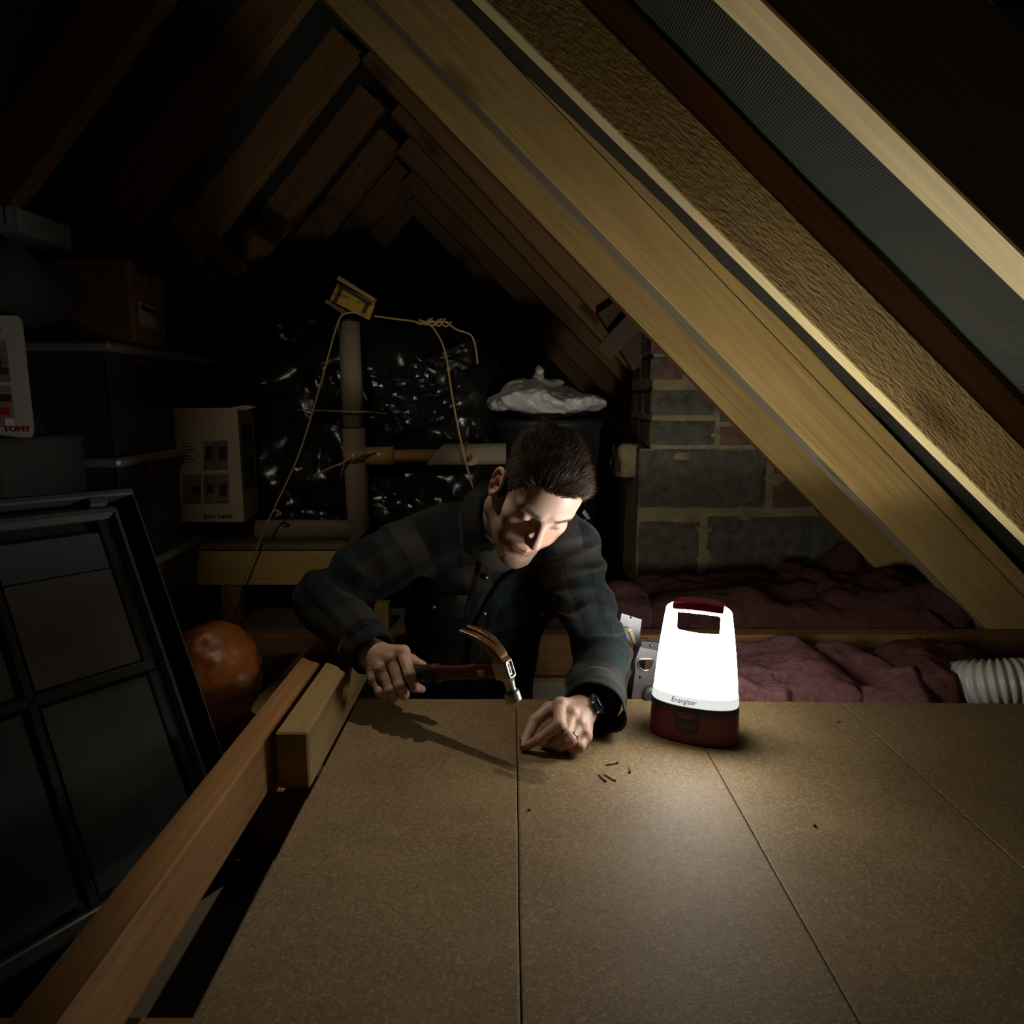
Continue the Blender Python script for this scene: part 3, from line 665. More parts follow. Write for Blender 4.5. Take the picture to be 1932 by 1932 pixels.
crumple('plastic_scrap', [U(1098, 968, Y=1.86), U(1103, 962, Y=1.86), U(1114, 979, Y=1.85), U(1108, 980, Y=1.86)], 'small bluish white plastic corner sticking out behind the collar', plain('bluish_plastic', (0.42, 0.45, 0.55), 0.4), 87, amp=0.002, n=6)
ws = tube('webbing_strap', spline([U(1102, 980, Y=1.9), U(1114, 1000, Y=1.9), U(1122, 1022, Y=1.9), U(1126, 1040, Y=1.9), U(1124, 1075, Y=1.9)], 6), 0.004, plain('olive_webbing', (0.30, 0.26, 0.12), 0.6), n=8); tag(ws, 'olive webbing strap hanging behind the shoulder of the shirt', 'strap')
# yellow board with pale slats
yb = thing('yellow_board', 'small yellow board edged with pale slats, tipped over on top of the tank', 'board', tuple(U(660, 590, Y=2.28)))
def quadbox(name, px, Y, t, mat, parent):
    P = [U(x, y, Y=Y) for x, y in px]; V = P + [p + np.array([0, t, 0]) for p in P]
    return fixn(mesh(name, V, [(0, 1, 2, 3), (7, 6, 5, 4), (0, 4, 5, 1), (1, 5, 6, 2), (2, 6, 7, 3), (3, 7, 4, 0)], mat, parent))
quadbox('panel', [(637, 534), (708, 572), (696, 604), (622, 566)], 2.30, 0.012, YELLOW, yb)
quadbox('upper_slat', [(639, 520), (708, 563), (705, 569), (635, 527)], 2.285, 0.03, TWINE, yb)
quadbox('lower_slat', [(616, 565), (650, 585), (648, 593), (613, 572)], 2.285, 0.03, TWINE, yb)
quadbox('dark_strip', [(641, 536), (700, 570), (698, 577), (638, 541)], 2.295, 0.006, DKBROWN, yb)
quadbox('dark_strip', [(643, 541), (647, 544), (633, 573), (629, 570)], 2.294, 0.005, DKBROWN, yb)
quadbox('dark_strip', [(693, 568), (698, 571), (686, 597), (681, 594)], 2.294, 0.005, DKBROWN, yb)
# strings
def twine(name, px, label, r=0.0030):
    o = tube(name, spline([U(x, y, Y=Y) for x, y, Y in px], 6), r, TWINE, n=6); tag(o, label, 'string'); return o
twine('twine', [(700, 596, 2.17), (672, 590, 2.17), (650, 592, 2.16), (640, 603, 2.15), (628, 640, 2.13), (602, 735, 2.12), (563, 860, 2.11), (513, 968, 2.09), (486, 1032, 2.10), (455, 1108, 2.10), (438, 1150, 2.10)], 'long jute string running from the pipe top down past the low platform')
fb2 = twine('twine_tail', [(513, 968, 2.09), (522, 963, 2.09), (530, 970, 2.09), (520, 972, 2.09)], 'frayed knot tail on the long jute string above the foam tube', 0.0036)
twine('twine', [(705, 596, 2.2), (740, 601, 2.2), (780, 606, 2.2), (806, 611, 2.19), (822, 625, 2.18), (840, 665, 2.16), (852, 740, 2.14), (866, 815, 2.13), (881, 880, 2.14), (892, 920, 2.16)], 'jute string hanging from the tank top to the horizontal foam tube')
twine('twine', [(806, 608, 2.19), (838, 607, 2.19), (862, 622, 2.19), (888, 632, 2.19), (897, 655, 2.18), (901, 686, 2.17)], 'loose jute string end with a knot drooping over the tank')
kn = thing('twine_knot', 'frayed bundle of knotted jute twine on the tank top', 'knot', tuple(U(815, 610, Y=2.19)))
for i in range(9):
    a = 778 + 6*i; tube('strand', spline([U(a, 605 + 4*math.sin(i*2.1), Y=2.19), U(a + 14, 611 + 5*math.sin(i*3.3), Y=2.185), U(a + 26, 604 + 5*math.cos(i*1.7), Y=2.19)], 6), 0.0026, TWINE, kn, n=6)
ke = thing('twine_end', 'frayed jute tuft on the horizontal foam tube', 'knot', tuple(U(880, 875, Y=2.13)))
for i in range(4): tube('strand', spline([U(880, 875, Y=2.13), U(888, 872 + 2*i, Y=2.13), U(900, 862 + 4*i, Y=2.13)], 5), 0.002, TWINE, ke, n=6)
# ================================================================== bin with a carrier bag on top
bn = thing('black_bin', 'black plastic tub standing behind the head of the man', 'bin', tuple(U(1035, 1000, Y=2.32)))
cb = U(1035, 790, Y=2.32); V = []; F = []; n = 32
prof = [(0.155, 0.155, zt + 0.001), (0.175, 0.2, cb[2] - 0.03), (0.185, 0.2, cb[2] - 0.028), (0.185, 0, cb[2] + 0.0), (0.17, 0, cb[2]), (0.15, 0, zt + 0.02)]
for r, _, z in prof:
    for k in range(n): V.append((cb[0] + r*math.cos(2*math.pi*k/n), 2.32 + 0.85*r*math.sin(2*math.pi*k/n), z))
for i in range(len(prof) - 1):
    for k in range(n): F.append((i*n + k, i*n + (k+1) % n, (i+1)*n + (k+1) % n, (i+1)*n + k))
F += [tuple(range(n)), tuple(range((len(prof)-1)*n, len(prof)*n))]
fixn(mesh('tub', V, F, DARKPL, bn, smooth=True))
mesh('tub_liner', [(cb[0] + 0.172*math.cos(t), 2.32 + 0.146*math.sin(t), cb[2] - 0.015) for t in np.linspace(0, 2*math.pi, 33)[:-1]], [tuple(range(32))], DARKPL, bn)
bc = U(1030, 754, Y=2.32); g = G(bc - [0.22, 0.16, 0.08], bc + [0.22, 0.16, 0.15], 0.0052)
W = g.P + 0.02*np.stack([vn(g.P*11, 91), vn(g.P*11, 92), vn(g.P*11, 93)], -1)
Fd = ell(W, bc - [0.0, 0, 0.008], (0.192, 0.13, 0.038))
Fd = smin(Fd, ell(W, bc + [-0.065, 0, 0.02], (0.085, 0.07, 0.045)), 0.03)
Fd = smin(Fd, cone(W, bc + [-0.04, 0, 0.02], bc + [-0.022, 0, 0.085], 0.035, 0.010), 0.02)
Fd = smin(Fd, cone(W, bc + [-0.02, 0, 0.02], bc + [0.03, 0.02, 0.055], 0.03, 0.010), 0.02)
Fd = Fd - 0.0075*fbm(W*np.float32([20, 20, 34]), 3, 95, True)
V, Q = nets(Fd, g.lo, g.h); cbg = mesh('carrier_bag', V, Q, BAGPL, smooth=True); tag(cbg, 'crumpled milky white carrier bag lying on top of the black tub', 'bag')
# ================================================================== boxes on the left
wbx = thing('white_printed_box', 'white cardboard carton printed with small photographs on the foam tube', 'box', tuple(U(410, 990, Y=2.1)))
A = U(340, 985, Y=2.06); B = U(461, 985, Y=2.06); T = U(340, 770, Y=2.06); z0 = A[2]; z1 = T[2]
q = [np.array([A[0], 2.06, z0]), np.array([B[0], 2.06, z0]), np.array([B[0] - 0.035, 2.28, z0]), np.array([A[0] - 0.035, 2.28, z0])]
V = q + [p + np.array([0, 0, z1 - z0]) for p in q]; fixn(mesh('carton', V, [(3, 2, 1, 0), (0, 1, 5, 4), (1, 2, 6, 5), (2, 3, 7, 6), (3, 0, 4, 7), (4, 5, 6, 7)], WHITECARD, wbx))
def fp(px, Y=2.06): return px
quadbox('open_flap', [(430, 770), (462, 764), (484, 768), (462, 774)], 2.075, 0.004, WHITECARD, wbx)
quadbox('printed_photo', [(384, 833), (429, 831), (429, 885), (384, 886)], 2.057, 0.0015, PHOTO1, wbx)
quadbox('printed_photo', [(384, 896), (431, 894), (431, 948), (384, 949)], 2.057, 0.0015, PHOTO2, wbx)
quadbox('printed_photo', [(345, 897), (379, 896), (379, 949), (345, 950)], 2.057, 0.0015, PHOTO2, wbx)
for (x0, y0, x1, y1) in ((388, 842, 400, 866), (413, 842, 427, 868), (364, 917, 377, 932), (390, 915, 402, 930), (414, 912, 427, 934)): quadbox('printed_motif', [(x0, y0), (x1, y0), (x1, y1), (x0, y1)], 2.0545, 0.001, plain('print_maroon', (0.06, 0.015, 0.02), 0.5), wbx)
for i in range(7): quadbox('printed_line', [(341, 835 + 6*i), (341 + (15 + 5*((i*7) % 3)), 835 + 6*i), (341 + (15 + 5*((i*7) % 3)), 836.5 + 6*i), (341, 836.5 + 6*i)], 2.0545, 0.001, PHOTO2, wbx)
def textat(name, s, px, py, Y, h, mat, parent, rz=0.0, sx=1.0):
    p = U(px, py, Y=Y); M = Matrix.Translation(p) @ Matrix.Rotation(rz, 4, 'Z') @ Matrix.Rotation(math.pi/2, 4, 'X'); return text(name, s, h, mat, parent, M, sx=sx)
textat('shop_name', 'John Lewis', 412, 977, 2.056, 0.020, INK, wbx)
for i, (x0, y0, x1, y1) in enumerate(((467, 800, 482, 850), (466, 862, 483, 940))):
    a = U(x0, y0, Y=2.12); 
    yb0 = 2.085; 
    V = [(B[0] - 0.035*t/0.22 + 0.0015, 2.06 + t, z) for t, z in ((0.03, a[2]), (0.17, a[2]), (0.17, a[2] - 0.10), (0.03, a[2] - 0.10))]
    V += [(x + 0.001, y, z) for x, y, z in V]; fixn(mesh('printed_photo', V, [(0, 1, 2, 3), (7, 6, 5, 4), (0, 4, 5, 1), (1, 5, 6, 2), (2, 6, 7, 3), (3, 7, 4, 0)], GREENDK, wbx))
# stack of clear storage boxes, rotated
def crate(label, zb, zt_, contents, idx):
    base = np.array([-0.985, 1.70, zb]); ux = np.array([-0.985, 0.17, 0]); ux = ux/np.linalg.norm(ux); uy = np.array([-0.235, 0.972, 0])
    t = thing('storage_box', label, 'storage box', tuple(base + ux*0.25 + uy*0.3))
    M = Matrix([[ux[0], uy[0], 0, base[0]], [ux[1], uy[1], 0, base[1]], [0, 0, 1, zb], [0, 0, 0, 1]])
    H = zt_ - zb
    V, F = [], []
    for (x0, x1, y0, y1, a, b2) in ((0.02, 0.34, 0.012, 0.016, 0.0, H - 0.03), (0.02, 0.34, 0.66, 0.664, 0.0, H - 0.03), (0.012, 0.016, 0.02, 0.66, 0.0, H - 0.03), (0.34, 0.344, 0.02, 0.66, 0.0, H - 0.03), (0.02, 0.34, 0.02, 0.66, 0.0, 0.004)):
        v, f = boxvf(x0, x1, y0, y1, a, b2); F += [tuple(i + len(V) for i in q) for q in f]; V += v
    fixn(mesh('tub', V, F, CLEARPL, t, M=M))
    V, F = boxvf(-0.012, 0.36, -0.012, 0.68, H - 0.028, H - 0.004, 0.007); fixn(mesh('lid', V, F, LIDPL, t, M=M))
    V, F = boxvf(0.0, 0.010, 0.16, 0.19, H - 0.05, H - 0.03, 0.002); fixn(mesh('clip', V, F, REDINK, t, M=M))
    for k, (nm, lab, cat, x0, x1, y0, y1, h, mt) in enumerate(contents):
        c0 = np.array([(x0 + x1)/2, (y0 + y1)/2, h/2 + 0.005]); r = np.array([(x1-x0)/2, (y1-y0)/2, h/2])
        g = G(c0 - r - 0.02, c0 + r + 0.02, 0.014); Fd = boxd(g.P, c0, r - 0.006, 0.02) - 0.010*fbm(g.P*20, 2, 100 + k + idx)
        V, Q = nets(Fd, g.lo, g.h); o = mesh(nm, V, Q, mt, smooth=True, M=M); tag(o, lab, cat)
    return t
zl1 = U(240, 640, Y=1.70)[2]; zl2 = U(240, 860, Y=1.70)[2]
crate('clear storage box under the cardboard carton, uppermost of its stack', zl2, zl1, [('folded_fabric', 'dark red fabric inside the upper clear storage box', 'fabric', 0.05, 0.19, 0.05, 0.45, 0.11, SOFTRED), ('soft_toy', 'beige toy inside the upper clear storage box', 'toy', 0.22, 0.32, 0.05, 0.25, 0.10, SOFTBEIGE)], 0)
crate('clear storage box in the middle of the stack behind the dark frame', zl2 - 0.285, zl2 - 0.001, [('folded_fabric', 'dark red fabric inside the middle clear storage box', 'fabric', 0.05, 0.31, 0.05, 0.5, 0.10, SOFTRED)], 10)
crate('clear storage box at the bottom of the stack behind the orange bag', -0.118, zl2 - 0.287, [('folded_fabric', 'dark red fabric inside the lowest clear storage box', 'fabric', 0.05, 0.31, 0.05, 0.5, 0.09, SOFTRED)], 20)
cbx = thing('cardboard_box', 'brown cardboard carton with a torn paper label on the stacked storage boxes', 'box', (-1.1, 1.8, zl1))
ux = np.array([-0.99, 0.12, 0]); uy = np.array([-0.10, 0.35, 0]); uy = np.array([0.05, 0.30, 0])
b0 = U(247, 632, Y=1.74); b0[2] = zl1 + 0.001; zc = U(245, 487, Y=1.74)[2]
def prism(name, base, z0, z1, mat, parent):
    n = len(base); V = [(x, y, z0) for x, y in base] + [(x, y, z1) for x, y in base]
    return fixn(mesh(name, V, [tuple(range(n))] + [tuple(range(2*n-1, n-1, -1))] + [(k, (k+1) % n, n + (k+1) % n, n + k) for k in range(n)], mat, parent))
p1_ = (b0[0], b0[1]); cr2 = U(304, 520, Y=2.04)
base = [(b0[0] - 0.30, b0[1] + 0.03), (b0[0] + 0.0, b0[1]), (cr2[0], 2.04), (cr2[0] - 0.22, 2.07)]
prism('carton', base, b0[2], zc, CARD, cbx)
dvx = np.array([cr2[0] - b0[0], 2.04 - b0[1]]); dn = np.array([dvx[1], -dvx[0]]); dn = dn/np.linalg.norm(dn)
def onside(t0, t1, za, zb_, name, mat, off=0.0015, par=None):
    a = np.array([b0[0], b0[1]]) + dvx*t0 + dn*off; b = np.array([b0[0], b0[1]]) + dvx*t1 + dn*off; c_ = dn*0.001
    V = [(a[0], a[1], za), (b[0], b[1], za), (b[0], b[1], zb_), (a[0], a[1], zb_)]; V += [(x + c_[0], y + c_[1], z) for x, y, z in V]
    return fixn(mesh(name, V, [(0, 1, 2, 3), (7, 6, 5, 4), (0, 4, 5, 1), (1, 5, 6, 2), (2, 6, 7, 3), (3, 7, 4, 0)], mat, par or cbx))
onside(0.22, 0.70, b0[2] + 0.045, b0[2] + 0.105, 'paper_label', PAPER); onside(0.30, 0.55, b0[2] + 0.085, b0[2] + 0.098, 'label_print', INK, 0.003); onside(0.58, 0.66, b0[2] + 0.080, b0[2] + 0.098, 'label_print', INK, 0.003)
onside(0.02, 0.10, b0[2], zc, 'tape', TAPE, 0.0012)
onside(0.42, 0.56, zc - 0.05, zc, 'tape', TAPE, 0.0012)
crc = U(190, 455, Y=1.86); crc[2] = zc + 0.05
g = G(crc - [0.26, 0.2, 0.07], crc + [0.2, 0.2, 0.1], 0.011); W = g.P + 0.02*np.stack([vn(g.P*8, 191), vn(g.P*8, 192), vn(g.P*8, 193)], -1)
Fd = smin(ell(W, crc - [0.03, 0, 0.018], (0.20, 0.13, 0.045)), ell(W, crc + [0.035, 0, 0.018], (0.06, 0.08, 0.05)), 0.03) - 0.008*fbm(W*14, 2, 195, True)
V, Q = nets(Fd, g.lo, g.h); o = mesh('holdall', V, Q, DARKCLOTH, smooth=True); tag(o, 'limp black cloth bag slumped on top of the cardboard carton', 'bag')
# near stack on the far left: box, toy box, black bag, ribbed case
tb_ = thing('toy_carton', 'white toy carton with photographs standing at the left edge', 'box', (-1.15, 1.5, 0.5))
q0 = U(70, 825, Y=1.45); q1 = U(56, 596, Y=1.45); zb_ = q0[2]; zt2 = q1[2]
prism('carton', [(q0[0] - 0.27, 1.35), (q0[0] - 0.012, 1.45), (q0[0] - 0.080, 1.56), (q0[0] - 0.27, 1.60)], zb_, zt2, GREYCARD, tb_)
da = np.array([q0[0] - 0.012, 1.45]); db = np.array([q0[0] - 0.27, 1.35]); dd = (db - da)/np.linalg.norm(db - da); dnn = np.array([-dd[1], dd[0]]); 
if dnn[1] > 0: dnn = -dnn
Ht = zt2 - zb_
def onfront(s0, s1, z0f, z1f, name, mat, off=0.0012):
    a = da + dd*s0 + dnn*off; b = da + dd*s1 + dnn*off; c_ = -dnn*0.001
    V = [(a[0], a[1], zb_ + Ht*z0f), (b[0], b[1], zb_ + Ht*z0f), (b[0], b[1], zb_ + Ht*z1f), (a[0], a[1], zb_ + Ht*z1f)]; V += [(x + c_[0], y + c_[1], z) for x, y, z in V]
    return fixn(mesh(name, V, [(0, 1, 2, 3), (7, 6, 5, 4), (0, 4, 5, 1), (1, 5, 6, 2), (2, 6, 7, 3), (3, 7, 4, 0)], mat, tb_))
onfront(0.025, 0.24, 0.46, 0.80, 'printed_photo', PHOTO1); onfront(0.025, 0.24, 0.09, 0.43, 'printed_photo', PHOTO2)
for k in range(5): onfront(0.03 + 0.004*k, 0.12, 0.88 + 0.016*k, 0.887 + 0.016*k, 'printed_line', INK, 0.002)
for k, (s, z, m_) in enumerate(((0.05, 0.33, INK), (0.075, 0.34, REDINK), (0.035, 0.33, INK), (0.06, 0.2, REDINK), (0.04, 0.22, REDINK), (0.08, 0.16, GREENDK), (0.035, 0.13, PAPER), (0.045, 0.62, INK), (0.06, 0.58, PAPER), (0.035, 0.55, INK))):
    onfront(s - 0.008, s + 0.008, z - 0.03, z + 0.03, 'printed_motif', m_, 0.002)
M = Matrix.Translation((da[0] + dd[0]*0.022 + dnn[0]*0.002, da[1] + dd[1]*0.022 + dnn[1]*0.002, zb_ + 0.012)) @ Matrix.Rotation(math.atan2(-dd[1], -dd[0]), 4, 'Z') @ Matrix.Rotation(math.pi/2, 4, 'X')
text('toy_brand', 'TOMY', 0.017, REDINK, tb_, M)
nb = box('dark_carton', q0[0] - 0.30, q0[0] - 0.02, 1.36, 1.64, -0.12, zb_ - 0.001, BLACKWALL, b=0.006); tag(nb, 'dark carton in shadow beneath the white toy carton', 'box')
def blob(name, label, cat, c, r, mat, seed, h=0.011, amp=0.012, k=0.6):
    c = np.array(c, float); r = np.array(r, float); g = G(c - r - 0.03, c + r + 0.03, h); W = g.P + 0.015*np.stack([vn(g.P*9, seed), vn(g.P*9, seed+1), vn(g.P*9, seed+2)], -1)
    Fd = boxd(W, c, r, min(r)*k*1.5) - amp*fbm(W*15, 2, seed, True); V, Q = nets(Fd, g.lo, g.h); return tag(mesh(name, V, Q, mat, smooth=True), label, cat)
zc2 = U(85, 440, Y=1.45)[2]
blob('holdall', 'black padded holdall squeezed between the toy carton and the ribbed case', 'bag', (q0[0] - 0.13, 1.53, (zt2 + zc2)/2 - 0.004), (0.15, 0.13, (zc2 - zt2)/2 - 0.012), DARKCLOTH, 201, amp=0.005)
rc = thing('ribbed_case', 'grey ribbed plastic case on top of the black padded holdall', 'case', (q0[0] - 0.15, 1.5, zc2))
zr0, zr1 = zc2, U(92, 385, Y=1.42)[2]
prism('case_body', [(q0[0] - 0.25, 1.32), (q0[0] + 0.015, 1.44), (q0[0] + 0.02, 1.6), (q0[0] - 0.25, 1.62)], zr0, zr1, plain('grey_case', (0.10, 0.10, 0.10), 0.5), rc)
a = np.array([q0[0] + 0.015, 1.44]); b = np.array([q0[0] - 0.25, 1.32]); e_ = (b - a)/np.linalg.norm(b - a); nn = np.array([e_[1], -e_[0]]); nn = -nn if nn[1] > 0 else nn
for k in range(15):
    p = a + e_*(0.01 + 0.018*k); V, F = boxvf(0, 0.008, -0.004, 0.001, zr0 + 0.012, zr1 - 0.002)
    Mx = Matrix.Translation((p[0], p[1], 0)) @ Matrix.Rotation(math.atan2(e_[1], e_[0]) , 4, 'Z')
    V = [Mx @ Vector(v) for v in V]; V = [(v.x + nn[0]*0.002, v.y + nn[1]*0.002, v.z) for v in V]; fixn(mesh('rib', V, F, plain('rib_grey', (0.13, 0.13, 0.13), 0.5) if k == 0 else bpy.data.materials['rib_grey'], rc))
# orange stuff sack
oc = U(405, 1278, Y=1.22); g = G(oc - [0.13, 0.13, 0.13], oc + [0.13, 0.13, 0.13], 0.0065)
W = g.P + 0.012*np.stack([vn(g.P*12, 211), vn(g.P*12, 212), vn(g.P*12, 213)], -1)
Fd = smax(ell(W, oc, (0.085, 0.10, 0.095)), (oc[2] - 0.094) - g.P[..., 2], 0.02) - 0.006*fbm(W*np.float32([22, 22, 13]), 2, 215, True)
Fd = smin(Fd, cone(W, oc + [0.055, -0.01, 0.035], oc + [0.075, -0.02, 0.02], 0.03, 0.012), 0.02)
V, Q = nets(Fd, g.lo, g.h); os_ = mesh('stuff_sack', V, Q, ORANGE, smooth=True); tag(os_, 'round orange nylon stuff sack between the dark frame and the timbers', 'bag')
# ---- dark framed panel leaning at the left
TR = U(247, 921, Y=1.12); BR = U(446, 1500, Y=0.985); d2 = (BR - TR); Lb = np.linalg.norm(d2)*1.12; d2 = d2/np.linalg.norm(d2)
d1 = np.array([-0.52, -0.85, 0.0]); d1 -= d2*(d1@d2); d1 /= np.linalg.norm(d1); dn_ = np.cross(d2, d1); dn_ = dn_ if dn_[1] < 0 else -dn_
Mp = Matrix([[d1[0], d2[0], dn_[0], TR[0]], [d1[1], d2[1], dn_[1], TR[1]], [d1[2], d2[2], dn_[2], TR[2]], [0, 0, 0, 1]])
fp_ = thing('framed_window_panel', 'large dark framed glazed panel leaning at the left front', 'window panel', tuple(TR + d2*Lb))
def pl(px, py):
    """pixel to panel coordinates"""
    c0 = np.array([0, 0, CAMZ]); r = U(px, py, Y=1.0) - c0; t = ((TR - c0)@dn_)/(r@dn_); p = c0 + r*t - TR; return np.array([p@d1, p@d2])
def pbox(name, x0, x1, y0, y1, z0, z1, mat, b=0.003):
    V, F = boxvf(min(x0, x1), max(x0, x1), min(y0, y1), max(y0, y1), z0, z1, b); return fixn(mesh(name, V, F, mat, fp_, M=Mp))
WP = 0.62
pbox('outer_frame', 0, WP, 0, 0.012, -0.045, 0.006, FRAME); pbox('outer_frame', 0, 0.004, 0, Lb, -0.045, 0.004, FRAME); pbox('outer_frame', WP - 0.012, WP, 0, Lb, -0.045, 0.006, FRAME); pbox('outer_frame', 0, WP, Lb - 0.02, Lb, -0.045, 0.006, FRAME)
pbox('backing', 0.004, WP, 0.01, Lb, -0.045, -0.035, FRAMEB)
ix, iy = pl(196, 990)
pbox('inner_frame', 0.028, WP, 0.022, 0.045, -0.02, 0.0, FRAME, 0.008); pbox('inner_frame', 0.030, 0.044, 0.03, Lb, -0.02, 0.0, FRAME, 0.006)
pbox('catch', 0.045, 0.075, 0.010, 0.026, -0.01, 0.006, FRAME)
xb = pl(75, 1360)[0]; yb1 = pl(180, 1285)[1]
xs_ = [0.062, xb - 0.012, xb + 0.010, xb + 0.26]; ys_ = [0.062, yb1 - 0.012, yb1 + 0.012, Lb - 0.03]
def pane(x0, x1, y0, y1, mat): V, F = boxvf(x0, x1, y0, y1, -0.024, -0.019, 0.001); return fixn(mesh('pane', V, F, mat, fp_, M=Mp))
pane(xs_[0], xs_[1], ys_[0], yb1*0.42, PANE); pane(xs_[0], xs_[1], yb1*0.42 + 0.002, ys_[1], PANE_REFL); pane(xs_[0], xs_[1], ys_[2], ys_[3], PANE)
pane(xs_[2], xs_[3], ys_[0], ys_[1], PANE); pane(xs_[2], xs_[3], ys_[2], ys_[3], PANE)
for (x0, x1, y0, y1) in ((xb - 0.008, xb + 0.006, 0.045, Lb), (0.044, WP, yb1 - 0.009, yb1 + 0.009)): pbox('glazing_bar', x0, x1, y0, y1, -0.022, -0.012, FRAMEB)
# ================================================================== lantern
LC = np.array([(1314 - 966)/1288*1.205, 1.148, 0.0]); LR = math.radians(-22)
def se(x, y, a, b, n=2.3): return ((np.abs(x)/a)**n + (np.abs(y)/b)**n)**(1/n)
ML = Matrix.Translation(LC) @ Matrix.Rotation(LR, 4, 'Z') @ Matrix.Diagonal((1, 1, 0.952, 1))
ln = thing('camping_lantern', 'lit camping lantern with a glowing white shade and dark red base', 'lantern', tuple(LC))
def lan(f, name, mat, z0, z1, h=0.0016):
    g = G((-0.086, -0.05, z0 - 0.006), (0.086, 0.05, z1 + 0.006), h); F_ = f(g.P[..., 0], g.P[..., 1], g.P[..., 2]); V, Q = nets(F_, g.lo, g.h, 2)
    return mesh(name, V, Q, mat, ln, smooth=True, M=ML)
def body(x, y, z, inset=0.0):
    t = np.clip(z/0.26, 0, 1); a = 0.0775 - 0.0035*t - 0.019*t*t; b = 0.0405 - 0.022*t*t; b = b - 0.001
    d = (se(x, y, a - inset, b - inset) - 1)*(b - inset); return d
def topc(x): return 0.262 - 2.6*x*x - 9e3*np.abs(x)**5*0
def hole(x, y, z):
    zt3 = 0.2425 - 1.4*x*x; zb3 = 0.193 + 3.2*x*x
    return smax(smax(z - zt3, zb3 - z, 0.006), np.abs(x) - 0.038, 0.005)
lan(lambda x, y, z: smax(smax(smax(body(x, y, z, 0.0015), z - topc(x) , 0.010), 0.078 - z, 0.001), -hole(x, y, z), 0.004), 'shade', GLOW, 0.076, 0.262)
lan(lambda x, y, z: smax(smax(body(x, y, z), z - 0.0915, 0.001), 0.071 - z, 0.001), 'shade_rim', RIM, 0.068, 0.092)
lan(lambda x, y, z: smax(smax(body(x, y, z, -0.0006), z - 0.0708, 0.001), 0.0575 - z, 0.001), 'black_band', RUBBER, 0.054, 0.074)
lan(lambda x, y, z: smax(smax(body(x, y, z), z - 0.0605, 0.001), -z, 0.004), 'base', RED, -0.002, 0.0605)
lan(lambda x, y, z: smax(smax(smax(smax(body(x, y, z, -0.0022), z - topc(x) - 0.0025, 0.004), 0.2490 + 0.0 - 1.7*x*x - z, 0.002), np.abs(x) - 0.043, 0.002), -(smax(body(x, y, z, 0.004), z - 0.253, 0.001)), 0.001), 'grip', REDG, 0.236, 0.266)
def clasp(hw, z0, z1, out): return lambda x, y, z: smax(smax(smax(body(x, y, z, -out), np.abs(x + 0.008) - hw - 0.15*(z - 0.03), 0.006), smax(z - z1, z0 - z, 0.004), 0.004), y + 0.02, 0.002)
lan(clasp(0.0215, 0.022, 0.068, 0.0016), 'clasp_surround', RUBBER, 0.018, 0.07); lan(clasp(0.013, 0.049, 0.062, 0.003), 'clasp_tab', RED, 0.044, 0.066); lan(clasp(0.014, 0.028, 0.0455, 0.0028), 'clasp_button', plain('grey_rubber', (0.05, 0.053, 0.056), 0.5), 0.024, 0.05)
def bendf(v):
    x = v[0] - 0.015; z = v[1] + 0.0775
    t = z/0.26; a = 0.0775 - 0.0035*t - 0.019*t*t; b = 0.0405 - 0.022*t*t - 0.001
    y = -b*(1 - (abs(x)/a)**2.3)**(1/2.3); return (x, y - 0.0006 - v[2], z)
text('brand_lettering', 'Energizer', 0.0135, plain('lettering_red', (0.10, 0.008, 0.012), 0.5), ln, ML, shear=0.2, bend=bendf, ext=0.0003, sx=0.84)
# ================================================================== nails and bits on the boards
def nail(name, label, a, b, za=0.0014, zb2=0.0014, group=None):
    A_ = U(*a, Z=za) if len(a) == 2 else np.array(a); B_ = U(*b, Z=zb2) if len(b) == 2 else np.array(b)
    t = thing(name, label, 'nail', tuple(B_), group); d = (B_ - A_)/np.linalg.norm(B_ - A_)
    tube('shank', [A_, A_ + d*0.003, B_], 0.00105, NAILM, t, n=8, rad=[0.0002, 0.00105, 0.00105]); tube('head', [B_ - d*0.0010, B_ + d*0.0004], 0.0021, NAILM, t, n=10); return t
NAILM = plain('dull_brown_nail', (0.10, 0.07, 0.045), 0.45, 0.6)
nail('nail', 'bronze nail lying almost level, nearest to the lantern side hand', (1142, 1443.5), (1165, 1439))
nail('nail', 'short nail pointing straight at the viewer, nearest the lantern', (1188, 1445), (1188, 1457))
nail('nail', 'slanting nail, first of the parallel pair from the hand side', (1128, 1460), (1143, 1474))
nail('nail', 'slanting nail, second of the parallel pair from the hand side', (1139, 1460), (1161, 1473))
for i, (px, py, lb) in enumerate([(998, 1527, 'dark wood crumb on the boards below the pinching hand'), (1582, 1362, 'dark crumb on the boards far to the side of the lantern'), (1537, 1557, 'small crumb near the front of the boards beyond the long seam')]):
    c0 = U(px, py, Z=0.0015); g = G(c0 - 0.005, c0 + 0.005, 0.0009); V, Q = nets(ell(g.P, c0, (0.0028, 0.0022, 0.0014)) - 0.0007*vn(g.P*500, i), g.lo, g.h); tag(mesh('wood_crumb', V, Q, DKBROWN), lb, 'crumb')
